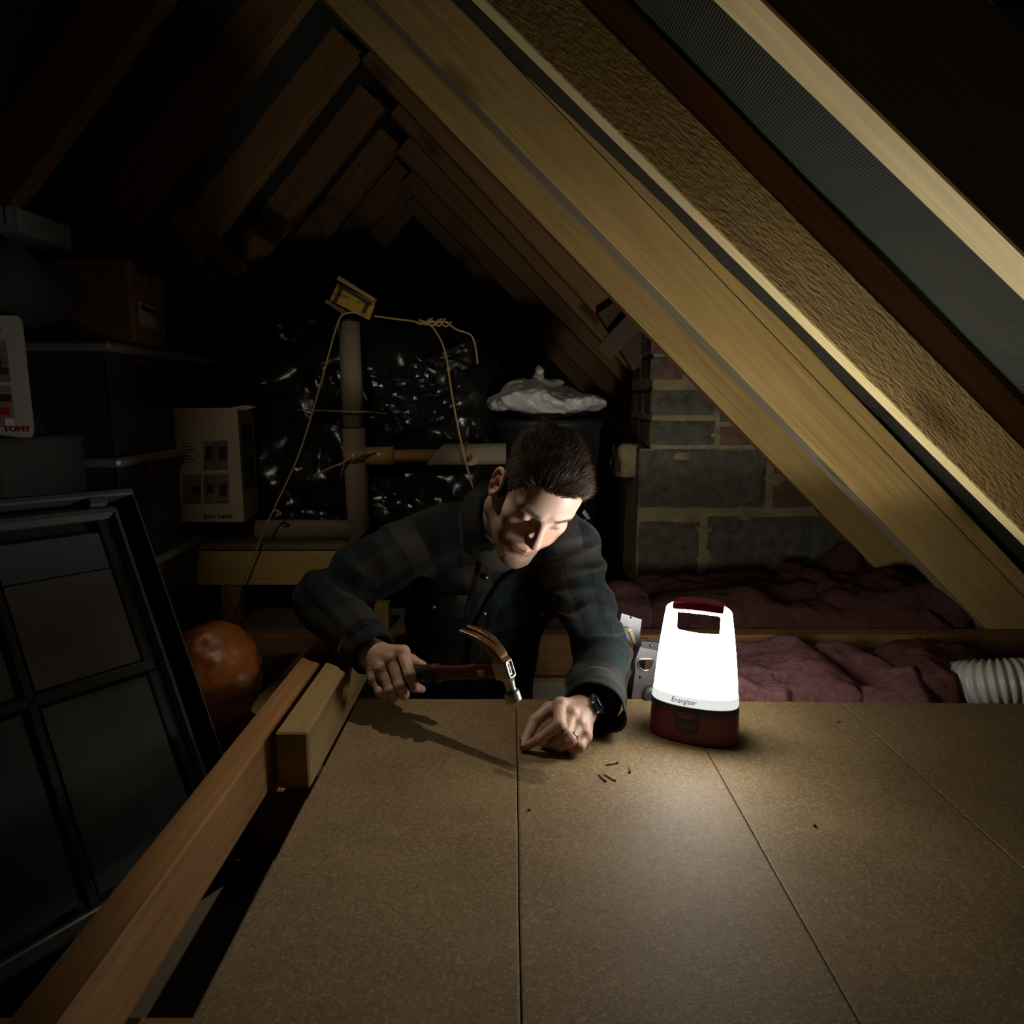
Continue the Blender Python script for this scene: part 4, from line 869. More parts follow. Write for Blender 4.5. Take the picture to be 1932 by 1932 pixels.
# ================================================================== the man
pr = thing('person', 'man in dark plaid overshirt leaning over the boards with a hammer and a nail', 'person', (-0.08, 1.55, -1.16))
def rot(a):
    cx, cy, cz = np.cos(a); sx, sy, sz = np.sin(a)
    Rx = np.array([[1,0,0],[0,cx,-sx],[0,sx,cx]]); Ry = np.array([[cy,0,sy],[0,1,0],[-sy,0,cy]]); Rz = np.array([[cz,-sz,0],[sz,cz,0],[0,0,1]])
    return Rz@Ry@Rx
HR = rot(np.array([0.711, 0.279, 0.321])); HT = np.array([0.043, 1.329, 0.407])
SKIN = (0.50, 0.335, 0.26)
toW = lambda p: np.asarray(p, float)@HR.T + HT
toL = lambda p: (np.asarray(p, float) - HT)@HR
nb = toL([-0.025, 1.48, 0.325])
# ---- head
g = G((-0.102, -0.135, -0.165), (0.102, 0.125, 0.152), 0.0021); P = g.P; X, Y_, Z_ = P[..., 0], P[..., 1], P[..., 2]; PM = P.copy(); PM[..., 0] = np.abs(X)
def C2(a, b, ra, rb): return cone(PM, a, b, ra, rb)
d = ell(P, (0, 0.012, 0.050), (0.0745, 0.097, 0.090))
d = smin(d, ell(P, (0, -0.040, 0.058), (0.058, 0.046, 0.058)), 0.03)           # forehead
d = smin(d, ell(P, (0, -0.034, -0.030), (0.056, 0.052, 0.080)), 0.03)          # mid face
d = smin(d, C2((0.053, 0.010, -0.062), (0.019, -0.068, -0.104), 0.020, 0.016), 0.028)   # jaw
d = smin(d, cone(PM, (0.053, 0.012, -0.020), (0.050, 0.020, -0.075), 0.022, 0.022), 0.02)
d = smin(d, sph(P, (0, -0.076, -0.106), 0.0190), 0.018)                        # chin
d = smin(d, sph(PM, (0.047, -0.052, -0.008), 0.0185), 0.022)                   # cheekbone
d = smin(d, sph(PM, (0.036, -0.055, -0.040), 0.020), 0.022)                    # cheek
d = smin(d, C2((0.012, -0.0835, 0.042), (0.044, -0.068, 0.042), 0.0085, 0.009), 0.014)  # brow
d = smin(d, ell(P, (0, -0.074, -0.058), (0.029, 0.019, 0.022)), 0.014)         # muzzle
d = smax(d, -ell(PM, (0.031, -0.098, 0.019), (0.0165, 0.018, 0.0125)), 0.013)  # socket
d = smin(d, cone(P, (0, -0.083, 0.033), (0, -0.1065, -0.014), 0.0078, 0.0098), 0.009)   # nose
d = smin(d, sph(P, (0, -0.1065, -0.0185), 0.0115), 0.006)
d = smin(d, ell(PM, (0.0118, -0.0960, -0.0235), (0.0060, 0.0105, 0.0072)), 0.0045)
d = smin(d, cone(P, (0, -0.100, -0.0255), (0, -0.088, -0.036), 0.0045, 0.004), 0.005)
d = smax(d, -ell(PM, (0.0068, -0.1015, -0.031), (0.0032, 0.006, 0.0042)), 0.003)
lid = sph(PM, (0.0315, -0.0695, 0.0185), 0.0138)
lid = smax(lid, -smax(np.abs(Z_ - 0.0110 + 0.10*np.abs(PM[..., 0] - 0.0315)) - 0.0009, np.abs(lid + 0.0) - 0.0022, 0.001), 0.0010)
d = smin(d, lid, 0.0035)
lipx = PM[..., 0]
d = smin(d, C2((0.000, -0.0935, -0.0545), (0.020, -0.0835, -0.0585), 0.0046, 0.0026), 0.0035)
d = smin(d, C2((0.000, -0.0920, -0.0655), (0.017, -0.0835, -0.0625), 0.0052, 0.0030), 0.0035)
d = smax(d, -C2((0.000, -0.1000, -0.0600), (0.0235, -0.0865, -0.0598), 0.0018, 0.0014), 0.0022)
d = smax(d, -C2((0.0, -0.0975, -0.0755), (0.010, -0.094, -0.0755), 0.0045, 0.003), 0.008)
# ears
E0 = np.float32([0.0775, 0.010, 0.005]); q = PM - E0; ea = 0.30
ex = q[..., 0]*math.cos(ea) - q[..., 1]*math.sin(ea); ey = q[..., 0]*math.sin(ea) + q[..., 1]*math.cos(ea); ez = q[..., 2]
el = np.stack([ex, ey + 0.12*ez*0, ez], -1)
ow = 0.0165 + 0.004*np.clip(ez/0.03, -1, 1)
ring = np.sqrt((np.sqrt((ey/ow)**2 + (ez/0.031)**2 + 1e-9) - 1)**2*(0.019**2) + (ex - 0.004)**2) - 0.0036
disk = ell(el, (-0.001, 0.0, 0.0), (0.0042, 0.0165, 0.030))
ear = smin(ring, disk, 0.004); ear = smax(ear, -sph(el, (0.009, -0.004, -0.003), 0.0105), 0.003)
ear = smin(ear, cone(el, (0.002, 0.006, 0.012), (0.003, 0.009, -0.012), 0.0028, 0.0028), 0.003)
ear = smin(ear, sph(el, (0.0015, -0.006, -0.026), 0.0072), 0.004); ear = smin(ear, cone(el, (0.0, -0.013, -0.002), (0.003, -0.012, -0.008), 0.004, 0.003), 0.003)
d = smin(d, ear, 0.005)
d = smin(d, cone(P, (0, 0.030, -0.045), nb, 0.056, 0.060), 0.022)              # neck
d = smin(d, cone(PM, (0.050, 0.030, -0.035), (0.016, nb[1] - 0.055, nb[2] + 0.02), 0.012, 0.010), 0.012)
V, Q = nets(d, g.lo, g.h, 1); keep = None
hx, hy, hz = np.abs(V[:, 0]), V[:, 1], V[:, 2]
def hairline(x, y):
    return np.interp(y, [-0.09, -0.072, -0.060, -0.046, -0.034, -0.024, -0.014, -0.006, 0.006, 0.012, 0.030, 0.06, 0.12], [0.094, 0.086, 0.068, 0.046, 0.028, 0.012, -0.006, -0.020, -0.020, 0.030, 0.012, -0.045, -0.06]) + 0.008*(np.abs(x) > 0.03)*(y < -0.05)
isear = (hx > 0.0755) & (np.abs(hz - 0.005) < 0.04) & (hy > -0.012) & (hy < 0.035)
hm = np.clip((hz - hairline(V[:, 0], hy))/0.006 + 0.3*vn(V*300, 5), 0, 1)*(~isear)
col = np.tile(np.array(SKIN), (len(V), 1)); n1 = vn(V*60, 3)[:, None]
col = col*(1 + 0.05*n1)
bl = lambda c, w: col*(1 - w[:, None]) + np.array(c)*w[:, None]
red = np.exp(-((hx - 0.04)**2 + (hz + 0.02)**2)/0.0006)*(hy < -0.03)*0.35 + np.exp(-(hx**2 + (hz + 0.02)**2)/0.00025)*(hy < -0.09)*0.4
col = bl((0.60, 0.24, 0.17), red)
col = bl((0.55, 0.22, 0.16), isear*0.5)
stub = np.clip((-0.018 - hz + 0.1*(hx - 0.03)*0 + np.where(hx > 0.045, 0.016, -0.02) + np.where((hx < 0.03) & (hy < -0.08), 0.0, 0.0))/0.012, 0, 1)*(hz > -0.13)*(hy < 0.03)
lips = (np.exp(-((hz + 0.0600)/0.0072)**4 - (hx/0.0205)**6))*(hy < -0.083)
stub = stub*(1 - lips)*(0.55 + 0.45*np.clip(vn(V*900, 9)*1.6, -1, 1))
col = bl((0.18, 0.10, 0.06), np.clip(stub, 0, 1)*0.62)
col = bl((0.40, 0.14, 0.13), lips*0.75)
col = bl((0.025, 0.014, 0.008), hm*0.93)
slit = np.exp(-((hz - 0.0110 + 0.10*np.abs(hx - 0.0315))/0.0012)**2)*(np.abs(hx - 0.0315) < 0.0115)*(hy < -0.07)
col = bl((0.05, 0.02, 0.015), slit*0.9)
HV, HQ, HC, HM = toW(V), Q, col, hm
HL = V
# ---- hands
def hand(J, h=0.00145):
    """J: wrist + elbow point, knuckles, fingers as lists of joints, all in metres in the scene"""
    pts = np.array([p for f in J['fingers'] for p in f] + [J['wrist']] + J['thumb'])
    lo = pts.min(0) - 0.026; hi = pts.max(0) + 0.026; g = G(lo, hi, h); P = g.P; W = np.array(J['wrist']); fo = np.array(J['fore'])
    d = None
    rs = [(0.0120, 0.0098, 0.0086, 0.0070), (0.0118, 0.0098, 0.0086, 0.0072), (0.0115, 0.0094, 0.0082, 0.0068), (0.0105, 0.0084, 0.0074, 0.0060)]
    palm = None
    for f, r in zip(J['fingers'], rs):
        c = cone(P, W + (f[0] - W)*0.12, f[0], 0.0195, 0.0125)
        palm = c if palm is None else smin(palm, c, 0.012)
    T = J['thumb']; palm = smin(palm, cone(P, W + (T[0] - W)*0.3, T[1], 0.019, 0.0135), 0.014)
    palm = smin(palm, cone(P, T[0], J['fingers'][0][0] + J.get('web', np.zeros(3)), 0.014, 0.009), 0.012)
    d = palm
    fs = []
    for f, r in zip(J['fingers'] + [T[1:]], rs + [(0.0125, 0.0108, 0.0086)]):
        fd = None
        for k in range(len(f) - 1):
            c = cone(P, f[k], f[k+1], r[k], r[k+1]); fd = c if fd is None else smin(fd, c, 0.0035)
        for k in range(1, len(f) - 1): fd = smin(fd, sph(P, f[k], r[k]*1.04), 0.004)
        # nail plate: flatten the back of the tip
        fs.append(fd)
    for fd in fs: d = smin(d, fd, 0.0035)
    for f in J['fingers']: d = smin(d, sph(P, f[0] + J['back']*0.0045, 0.0072), 0.008)
    for f in J['fingers']:                                           # tendons
        d = smin(d, cone(P, W + (f[0] - W)*0.35 + J['back']*0.013, f[0] + J['back']*0.008, 0.0022, 0.003), 0.007)
    d = smin(d, cone(P, W, W + (fo - W)*0.5, 0.0245, 0.027), 0.014)
    for f in J['fingers'] + [T[1:]]:                                 # knuckle creases
        for k in range(1, len(f) - 1):
            ax = (f[k+1] - f[k-1]); ax /= np.linalg.norm(ax)
            for o in (-0.0016, 0.0016):
                t = (P - np.float32(f[k] + ax*o))@np.float32(ax)
                d = d + 0.0005*np.exp(-(t/0.0006)**2)*(np.linalg.norm(P - np.float32(f[k]), axis=-1) < 0.014)
    d = d + 0.00035*vn(P*260, 3)
    V, Q = nets(d, g.lo, g.h, 1)
    tips = [f[-1] for f in J['fingers']] + [T[-1]]
    c = np.tile(np.array(SKIN)*np.array([0.95, 0.90, 0.88]), (len(V), 1))
    for f in J['fingers'] + [T[1:]]:
        for p in f:
            w = np.exp(-np.sum((V - p)**2, -1)/0.00012)[:, None]*0.28; c = c*(1 - w) + np.array([0.55, 0.22, 0.15])*w
    c *= (1 + 0.10*vn(V*120, 8))[:, None]
    return V, Q, c
F = lambda *a: [U(x, y, Y=Yv) for x, y, Yv in a]
bkR = np.array([-0.25, -0.62, 0.74]); bkR /= np.linalg.norm(bkR)
JR = dict(wrist=U(704, 1234, Y=1.232), fore=U(600, 1130, Y=1.38), back=bkR,
    fingers=[F((760, 1231, 1.192), (773, 1272, 1.150), (783, 1296, 1.150), (796, 1300, 1.163)), F((740, 1244, 1.190), (754, 1294, 1.158), (763, 1310, 1.178), (760, 1302, 1.197)),
             F((720, 1262, 1.188), (736, 1303, 1.165), (744, 1314, 1.186), (744, 1304, 1.204)), F((707, 1282, 1.192), (718, 1306, 1.172), (727, 1313, 1.192), (730, 1303, 1.208))],
    thumb=F((722, 1236, 1.238), (752, 1236, 1.232), (776, 1246, 1.222), (797, 1256, 1.205)))
bkL = np.array([0.35, -0.35, 0.87]); bkL /= np.linalg.norm(bkL)
JL = dict(wrist=U(1099, 1338, Y=1.150), fore=U(1150, 1275, Y=1.33), back=bkL,
    fingers=[F((1057, 1330, 1.128), (1055, 1367, 1.082), (1018, 1395, 1.082), (989, 1413, 1.090)), F((1078, 1348, 1.115), (1068, 1384, 1.078), (1044, 1401, 1.087), (1026, 1404, 1.100)),
             F((1093, 1369, 1.104), (1076, 1396, 1.072), (1057, 1408, 1.083), (1048, 1404, 1.098)), F((1104, 1389, 1.098), (1094, 1408, 1.076), (1078, 1411, 1.082), (1070, 1405, 1.095))],
    thumb=F((1072, 1340, 1.160), (1036, 1338, 1.162), (1009, 1360, 1.143), (989, 1406, 1.103)))
for J in (JL,):
    for f in J['fingers'] + [J['thumb']]:
        for i, p in enumerate(f): p[2] = max(p[2], 0.0085 if i else 0.012)
RV, RQ, RC = hand(JR); LV, LQ, LC_ = hand(JL)
# ---- limbs and torso
shR = U(812, 1012, Y=1.47); elR = U(607, 1128, Y=1.37); wrR = U(690, 1222, Y=1.245)
shL = U(1070, 1030, Y=1.43); elL = U(1137, 1262, Y=1.335); wrL = U(1118, 1347, Y=1.175)
NB = np.array([-0.025, 1.48, 0.325])
cst = np.array([-0.045, 1.535, 0.20]); wst = np.array([-0.10, 1.56, 0.03]); hip = np.array([-0.105, 1.565, -0.14])
def torso(P, o=0.0):
    d = ell(P, cst, (0.178 + o, 0.108 + o, 0.165 + o)); d = smin(d, ell(P, wst, (0.152 + o, 0.102 + o, 0.20 + o)), 0.06)
    d = smin(d, ell(P, hip, (0.155 + o, 0.105 + o, 0.14 + o)), 0.06)
    d = smin(d, cone(P, shR + [0.03, 0.02, 0], shL + [-0.03, 0.02, 0.0], 0.052 + o, 0.052 + o), 0.06)
    d = smin(d, cone(P, shR, NB + [-0.02, 0.02, 0.012], 0.035 + o, 0.052 + o), 0.05); d = smin(d, cone(P, shL, NB + [0.02, 0.02, 0.012], 0.035 + o, 0.052 + o), 0.05)
    return d
# inner body under the clothes
g = G((-0.5, 1.1, -0.32), (0.30, 1.75, 0.45), 0.011)
d = torso(g.P, -0.022); 
for a, b, c in ((shR, elR, JR['wrist']), (shL, elL, JL['wrist'])):
    d = smin(d, cone(g.P, a, b, 0.040, 0.034), 0.03); d = smin(d, cone(g.P, b, b + (c - b)*0.75, 0.034, 0.024), 0.02)
IV, IQ = nets(d, g.lo, g.h)
BV = []; BQ = []; BC = []; off = 0; sizes = []
for v, q, c in ((HV, HQ, HC), (RV, RQ, RC), (LV, LQ, LC_), (IV, IQ, np.tile(np.array(SKIN), (len(IV), 1)))):
    BV.append(v); BQ.append(q + off); BC.append(c); off += len(v)
BV = np.concatenate(BV); BQ = np.concatenate(BQ); BC = np.concatenate(BC)
def vmat(name, rough, sss, spec=0.4, bs=0.15, bsc=700):
    m, nt, b = M_(name); a = nd(nt, 'ShaderNodeAttribute', attribute_name='tint'); nt.links.new(a.outputs['Color'], b.inputs['Base Color'])
    b.inputs['Roughness'].default_value = rough; b.inputs['Specular IOR Level'].default_value = spec
    b.inputs['Subsurface Weight'].default_value = sss; b.inputs['Subsurface Radius'].default_value = (1.0, 0.35, 0.2); b.inputs['Subsurface Scale'].default_value = 0.004
    tc = nd(nt, 'ShaderNodeTexCoord'); bump(nt, b, noise_n(nt, tc.outputs['Object'], bsc, 3), bs, 0.0006); return m
SKM = vmat('skin', 0.48, 0.25)
mesh('body', BV, BQ, SKM, pr, smooth=True, attrs={'tint': ('FLOAT_COLOR', np.c_[BC, np.ones(len(BC))])})
# ---- hair
HAIR, hnt, hb = M_('dark_brown_hair'); hb.inputs['Base Color'].default_value = (0.045, 0.026, 0.014, 1); hb.inputs['Roughness'].default_value = 0.55; hb.inputs['Specular IOR Level'].default_value = 0.3
def strands(name, roots, nrms, dirs, lens, w, mat, bend=0.5, seg=4, jit=0.18):
    N = len(roots); V = np.zeros((N, seg + 1, 2, 3)); p = roots.copy(); d = nrms*0.75 + dirs*0.6; d += RNG.normal(0, jit, d.shape); d /= np.linalg.norm(d, axis=1)[:, None]
    side = np.cross(d, RNG.normal(0, 1, d.shape)); side /= np.linalg.norm(side, axis=1)[:, None]
    for s in range(seg + 1):
        ww = w*(1 - 0.85*s/seg); V[:, s, 0] = p - side*ww; V[:, s, 1] = p + side*ww
        d = d + dirs*bend/seg - nrms*0.35*bend/seg; d /= np.linalg.norm(d, axis=1)[:, None]; p = p + d*(lens[:, None]/seg)
    V = V.reshape(-1, 3); b = (np.arange(N)*(seg+1)*2)[:, None, None] + (np.arange(seg)*2)[None, :, None] + np.array([0, 1, 3, 2])[None, None, :]
    return mesh(name, toW(V), b.reshape(-1, 4), mat, pr, smooth=True)
def vnormals(V, Q):
    n = np.cross(V[Q[:, 1]] - V[Q[:, 0]], V[Q[:, 2]] - V[Q[:, 0]]); r = np.zeros_like(V)
    for k in range(4): np.add.at(r, Q[:, k], n)
    return r/np.maximum(np.linalg.norm(r, axis=1), 1e-12)[:, None]
HN = vnormals(HL, HQ)
ids = np.where(HM > 0.45)[0]; top = np.clip((HL[ids, 2] - 0.055)/0.03, 0, 1)
prob = 0.55 + 0.45*top; sel = ids[RNG.rand(len(ids)) < prob*0.95]; sel = np.concatenate([sel, sel[RNG.rand(len(sel)) < 0.55]])
r0 = HL[sel] + RNG.normal(0, 0.0009, (len(sel), 3)); nn = HN[sel]; z = r0[:, 2]; y = r0[:, 1]; x = r0[:, 0]
tp = np.clip((z - 0.060 + 0.25*np.minimum(-y, 0.08)*0)/0.03, 0, 1); fr = np.clip((-y - 0.02)/0.05, 0, 1)
comb = np.stack([0.30 + 0*x, 0.55 - 0.2*(1 - fr), 0.25*fr], -1)*tp[:, None] + np.stack([0*x, 0.55 + 0*x, -0.75 + 0*x], -1)*(1 - tp)[:, None]
comb += 0.35*np.stack([vn(r0*38, 1), vn(r0*38, 2), vn(r0*38, 3)], -1)*tp[:, None]
comb -= nn*np.sum(comb*nn, 1)[:, None]*0.9; comb /= np.linalg.norm(comb, axis=1)[:, None] + 1e-6
ln_ = (0.0075 + 0.015*tp + 0.008*tp*fr)*(0.75 + 0.5*RNG.rand(len(sel)))
lift = (0.10 + 0.5*tp*fr + 0.25*tp)[:, None]
strands('hair', r0, nn*lift*1.3, comb, ln_, 0.00038, HAIR, 0.8, 4)
BROW = plain('eyebrow_brown', (0.05, 0.028, 0.015), 0.5)
# eyebrows, lashes and stubble
def onface(xr, zr, n, fz, lo=0.0):
    xs = RNG.uniform(*xr, n); R = []
    for x in xs:
        for s in (-1, 1):
            zz = fz(x) + RNG.uniform(*zr); m = np.argmin((HL[:, 0] - s*x)**2 + (HL[:, 2] - zz)**2 + np.where(HL[:, 1] < -0.04, 0, 1)); R.append(m)
    return np.array(R)
browi = onface((0.012, 0.050), (-0.0038, 0.0040), 300, lambda x: 0.0385 + 0.10*(x - 0.012) - 4.5*max(0, x - 0.036)**2*10)
for sg in (-1, 1):
    bi = browi[np.sign(HL[browi, 0]) == sg]; dirs = np.stack([np.sign(HL[bi, 0])*0.9, 0*HL[bi, 1], 0.25 + 0*HL[bi, 1]], -1)
    strands('eyebrow', HL[bi] + RNG.normal(0, 0.0007, (len(bi), 3)), HN[bi]*0.3, dirs, np.full(len(bi), 0.0065), 0.00017, BROW, 0.5, 3, 0.22)
lashi = onface((0.021, 0.042), (-0.0006, 0.0006), 40, lambda x: 0.0105 - 0.10*abs(x - 0.0315))
for sg in (-1, 1):
  bi = lashi[np.sign(HL[lashi, 0]) == sg]; dirs = np.stack([0*HL[bi, 0], -0.5 + 0*HL[bi, 0], -0.7 + 0*HL[bi, 1]], -1); strands('eyelash', HL[bi], HN[bi]*0.5, dirs, np.full(len(bi), 0.006), 0.0002, HAIR, 0.4, 3, 0.08)
sb = np.where((stub > 0.25))[0]; sb = sb[RNG.rand(len(sb)) < 0.42]
dirs = np.stack([0*sb, 0.1 + 0*sb, -0.9 + 0*sb], -1); strands('stubble', HL[sb] + RNG.normal(0, 0.0005, (len(sb), 3)), HN[sb]*0.8, dirs, np.full(len(sb), 0.0026), 0.00013, HAIR, 0.4, 2, 0.2)
# ---- overshirt
def plaid_mat():
    m, nt, b = M_('plaid_wool'); b.inputs['Roughness'].default_value = 0.9; b.inputs['Specular IOR Level'].default_value = 0.2
    b.inputs['Sheen Weight'].default_value = 0.06; b.inputs['Sheen Roughness'].default_value = 0.4
    a = nd(nt, 'ShaderNodeAttribute', attribute_name='plaid'); sp = nd(nt, 'ShaderNodeSeparateXYZ'); nt.links.new(a.outputs['Vector'], sp.inputs[0])
    BL = (0.004, 0.0045, 0.005); TE = (0.008, 0.016, 0.018); GB = (0.036, 0.031, 0.024)
    def band(s, ph):
        t = math_n(nt, 'FRACT', math_n(nt, 'ADD', math_n(nt, 'MULTIPLY', s, 1/0.185), ph))
        r = nd(nt, 'ShaderNodeValToRGB'); r.color_ramp.interpolation = 'CONSTANT'; e = r.color_ramp.elements
        e[0].position = 0; e[0].color = (*BL, 1); e[1].position = 0.22; e[1].color = (*TE, 1)
        for p, c in ((0.46, GB), (0.76, BL), (0.86, TE), (0.97, BL)):
            q = e.new(p); q.color = (*c, 1)
        nt.links.new(t, r.inputs[0]); return r.outputs[0]
    c = mixc(nt, 0.5, band(sp.outputs[0], 0.13), band(sp.outputs[1], 0.35))
    tc = nd(nt, 'ShaderNodeTexCoord'); f = noise_n(nt, tc.outputs['Object'], 380, 4)
    c = mixc(nt, 0.35, c, ramp(nt, f, [(0.3, (0.3, 0.3, 0.3)), (0.7, (1.6, 1.6, 1.6))]), 'MULTIPLY'); nt.links.new(c, b.inputs['Base Color'])
    bump(nt, b, f, 0.5, 0.0015); return m
PLAID = plaid_mat()
def puv(V):
    """lay the check along the torso and along each sleeve"""
    out = np.c_[V[:, 0]*0.97 + 0.10*V[:, 1] + 0.08*V[:, 2], V[:, 2] - 0.2*V[:, 0]]
    for a, b in ((shR, elR), (elR, wrR), (shL, elL), (elL, wrL)):
        ax = (b - a); L = np.linalg.norm(ax); ax = ax/L; t = (V - a)@ax; r = V - a - np.outer(t, ax); dist = np.linalg.norm(r, axis=1)
        m = (dist < 0.078) & (t > (0.03 if a is shR or a is shL else -0.02)) & (t < L + 0.06)
        u0 = np.cross(ax, [0, 0, 1]); u0 /= np.linalg.norm(u0); v0 = np.cross(ax, u0); th = np.arctan2(r@u0, r@v0)
        base = 0 if (a is shR or a is shL) else 0.29
        out[m] = np.c_[th*0.055, t + base][m]
    return out
g = G((-0.54, 1.05, -0.30), (0.32, 1.76, 0.46), 0.0062); P = g.P
W = P + 0.010*np.stack([vn(P*10, 21), vn(P*10, 22), vn(P*10, 23)], -1)
d = torso(W, 0.0)
def sleeve(P, a, b, c, ra, rb, rc, blend=0.035):
    s = smin(cone(P, a, b, ra, rb), cone(P, b, c, rb, rc), 0.02); return s
endR = JR['wrist'] + (elR - JR['wrist'])*0.02; axR = (endR - elR)/np.linalg.norm(endR - elR)
endL = U(1122, 1352, Y=1.152); endL[2] = max(endL[2], 0.052); axL = (endL - elL)/np.linalg.norm(endL - elL); elL[2] = max(elL[2], 0.060)
def limb_fold(P, a, b, amp, fq, seed):
    ax = (b - a)/np.linalg.norm(b - a); t = (P - np.float32(a))@np.float32(ax); q = np.stack([t*fq + 1.2*vn(P*11, seed), (P[..., 0] + P[..., 2])*7, P[..., 1]*6], -1)
    return amp*(1 - 2*np.abs(vn(q, seed + 3)))
sR = sleeve(W, shR, elR, endR + axR*0.05, 0.062, 0.051, 0.043); sR = sR - limb_fold(P, shR, elR, 0.009, 26, 31)
sR = smax(sR, (P - np.float32(endR - axR*0.022))@np.float32(axR), 0.004)
sL = sleeve(W, shL, elL, endL + axL*0.05, 0.063, 0.055, 0.051); sL = sL - limb_fold(P, shL, elL, 0.009, 24, 41)
sL = smax(sL, (P - np.float32(endL - axL*0.03))@np.float32(axL), 0.004)
sL = smax(sL, 0.0035 - P[..., 2] - 10*(P[..., 1] > 1.315), 0.004)
fold = 0.0075*(1 - 2*np.abs(vn(P*np.float32([13, 9, 7]) + 0.8*np.stack([vn(P*7, 51)]*3, -1), 52)))
d = d - fold
d = smin(smin(d, sR, 0.03), sL, 0.026)
frontdir = np.array([0.02, -0.93, -0.30]); frontdir /= np.linalg.norm(frontdir)
hn = toW((0, 0.02, -0.07)); up = (hn - NB)/np.linalg.norm(hn - NB)
d = smax(d, -cone(P, NB - up*0.01, NB + up*0.16, 0.068, 0.085), 0.012)
d = smax(d, -cone(P, NB + frontdir*0.05 + np.array([0, 0, 0.02]), U(925, 1100, Y=1.40) , 0.030, 0.010), 0.012)
d = smax(d, (-0.20) - P[..., 2], 0.01)
V, Q = nets(d, g.lo, g.h, 2)
shirt = mesh('overshirt', V, Q, PLAID, pr, smooth=True, attrs={'plaid': ('FLOAT2', puv(V))})
BVH = BVHTree.FromPolygons([Vector(v) for v in V.tolist()], Q.tolist())
def hit(px, py, off=0.003, guess=1.4):
    o = Vector((0, 0, CAMZ)); dd = Vector(U(px, py, Y=1.0)) - o; dd.normalize(); h = BVH.ray_cast(o, dd)
    if h[0] is None: return np.array(U(px, py, Y=guess)) , np.array([0, -1, 0.])
    n = h[1] if h[1].dot(dd) < 0 else -h[1]
    return np.array(h[0] - dd*off), np.array(n)
def patch(name, grid, off, th, mat, parent=pr, smooth=True, uvoff=(0, 0)):
    n = len(grid); m = len(grid[0]); P0 = np.array([[hit(x, y, off)[0] for x, y in row] for row in grid])
    for _ in range(2):
        P1 = P0.copy(); P1[1:-1, :] = (P0[:-2, :] + 2*P0[1:-1, :] + P0[2:, :])/4; P0 = P1; P1 = P0.copy(); P1[:, 1:-1] = (P0[:, :-2] + 2*P0[:, 1:-1] + P0[:, 2:])/4; P0 = P1
    V = P0.reshape(-1, 3); Fc = [(i*m + j, (i+1)*m + j, (i+1)*m + j + 1, i*m + j + 1) for i in range(n-1) for j in range(m-1)]
    o = mesh(name, V, Fc, mat, parent, smooth=smooth, attrs={'plaid': ('FLOAT2', puv(V) + np.array(uvoff))}); md = o.modifiers.new('t', 'SOLIDIFY'); md.thickness = th; md.offset = 0; return o
def lerp2(a, b, n): return [(a[0] + (b[0]-a[0])*t, a[1] + (b[1]-a[1])*t) for t in np.linspace(0, 1, n)]
edge = spline([(1012, 1066, 0), (975, 1074, 0), (945, 1095, 0), (925, 1125, 0), (908, 1155, 0), (894, 1185, 0), (884, 1225, 0), (878, 1290, 0)], 5)
inner = spline([(1030, 1078, 0), (995, 1092, 0), (968, 1112, 0), (948, 1140, 0), (932, 1168, 0), (918, 1195, 0), (908, 1232, 0), (902, 1290, 0)], 5)
patch('placket', [lerp2(a[:2], b[:2], 5) for a, b in zip(edge, inner)], 0.006, 0.003, PLAID, uvoff=(0.02, 0))
edge2 = spline([(938, 1046, 0), (930, 1070, 0), (922, 1100, 0), (908, 1130, 0), (890, 1165, 0)], 5); inner2 = spline([(908, 1040, 0), (903, 1070, 0), (896, 1100, 0), (884, 1130, 0), (868, 1160, 0)], 5)
patch('placket', [lerp2(a[:2], b[:2], 5) for a, b in zip(edge2, inner2)], 0.003, 0.003, PLAID, uvoff=(0.05, 0))
def flap(px):
    (a, b, c, d_) = px; return [lerp2(p, q, 9) for p, q in zip(lerp2(a, d_, 7), lerp2(b, c, 7))]
patch('pocket_flap', flap([(981, 1134), (1046, 1128), (1036, 1168), (985, 1172)]), 0.006, 0.003, PLAID, uvoff=(0.03, 0.02))
patch('pocket_flap', flap([(822, 1120), (882, 1124), (872, 1166), (822, 1162)]), 0.006, 0.003, PLAID, uvoff=(0.03, 0.02))
for (x, y) in ((917, 1089), (914, 1158), (1024, 1157), (818, 1145)):
    p, n = hit(x, y, 0.009); n = n*0.5 + np.array([0, -0.8, 0.35]); n /= np.linalg.norm(n)
    bt_ = disc('button', p, n, 0.0062, 0.0022, DARKPL, pr, dome=0.0)
    disc('button_stud', p + n*0.002, n, 0.0038, 0.001, STEEL, pr, dome=0.0012)
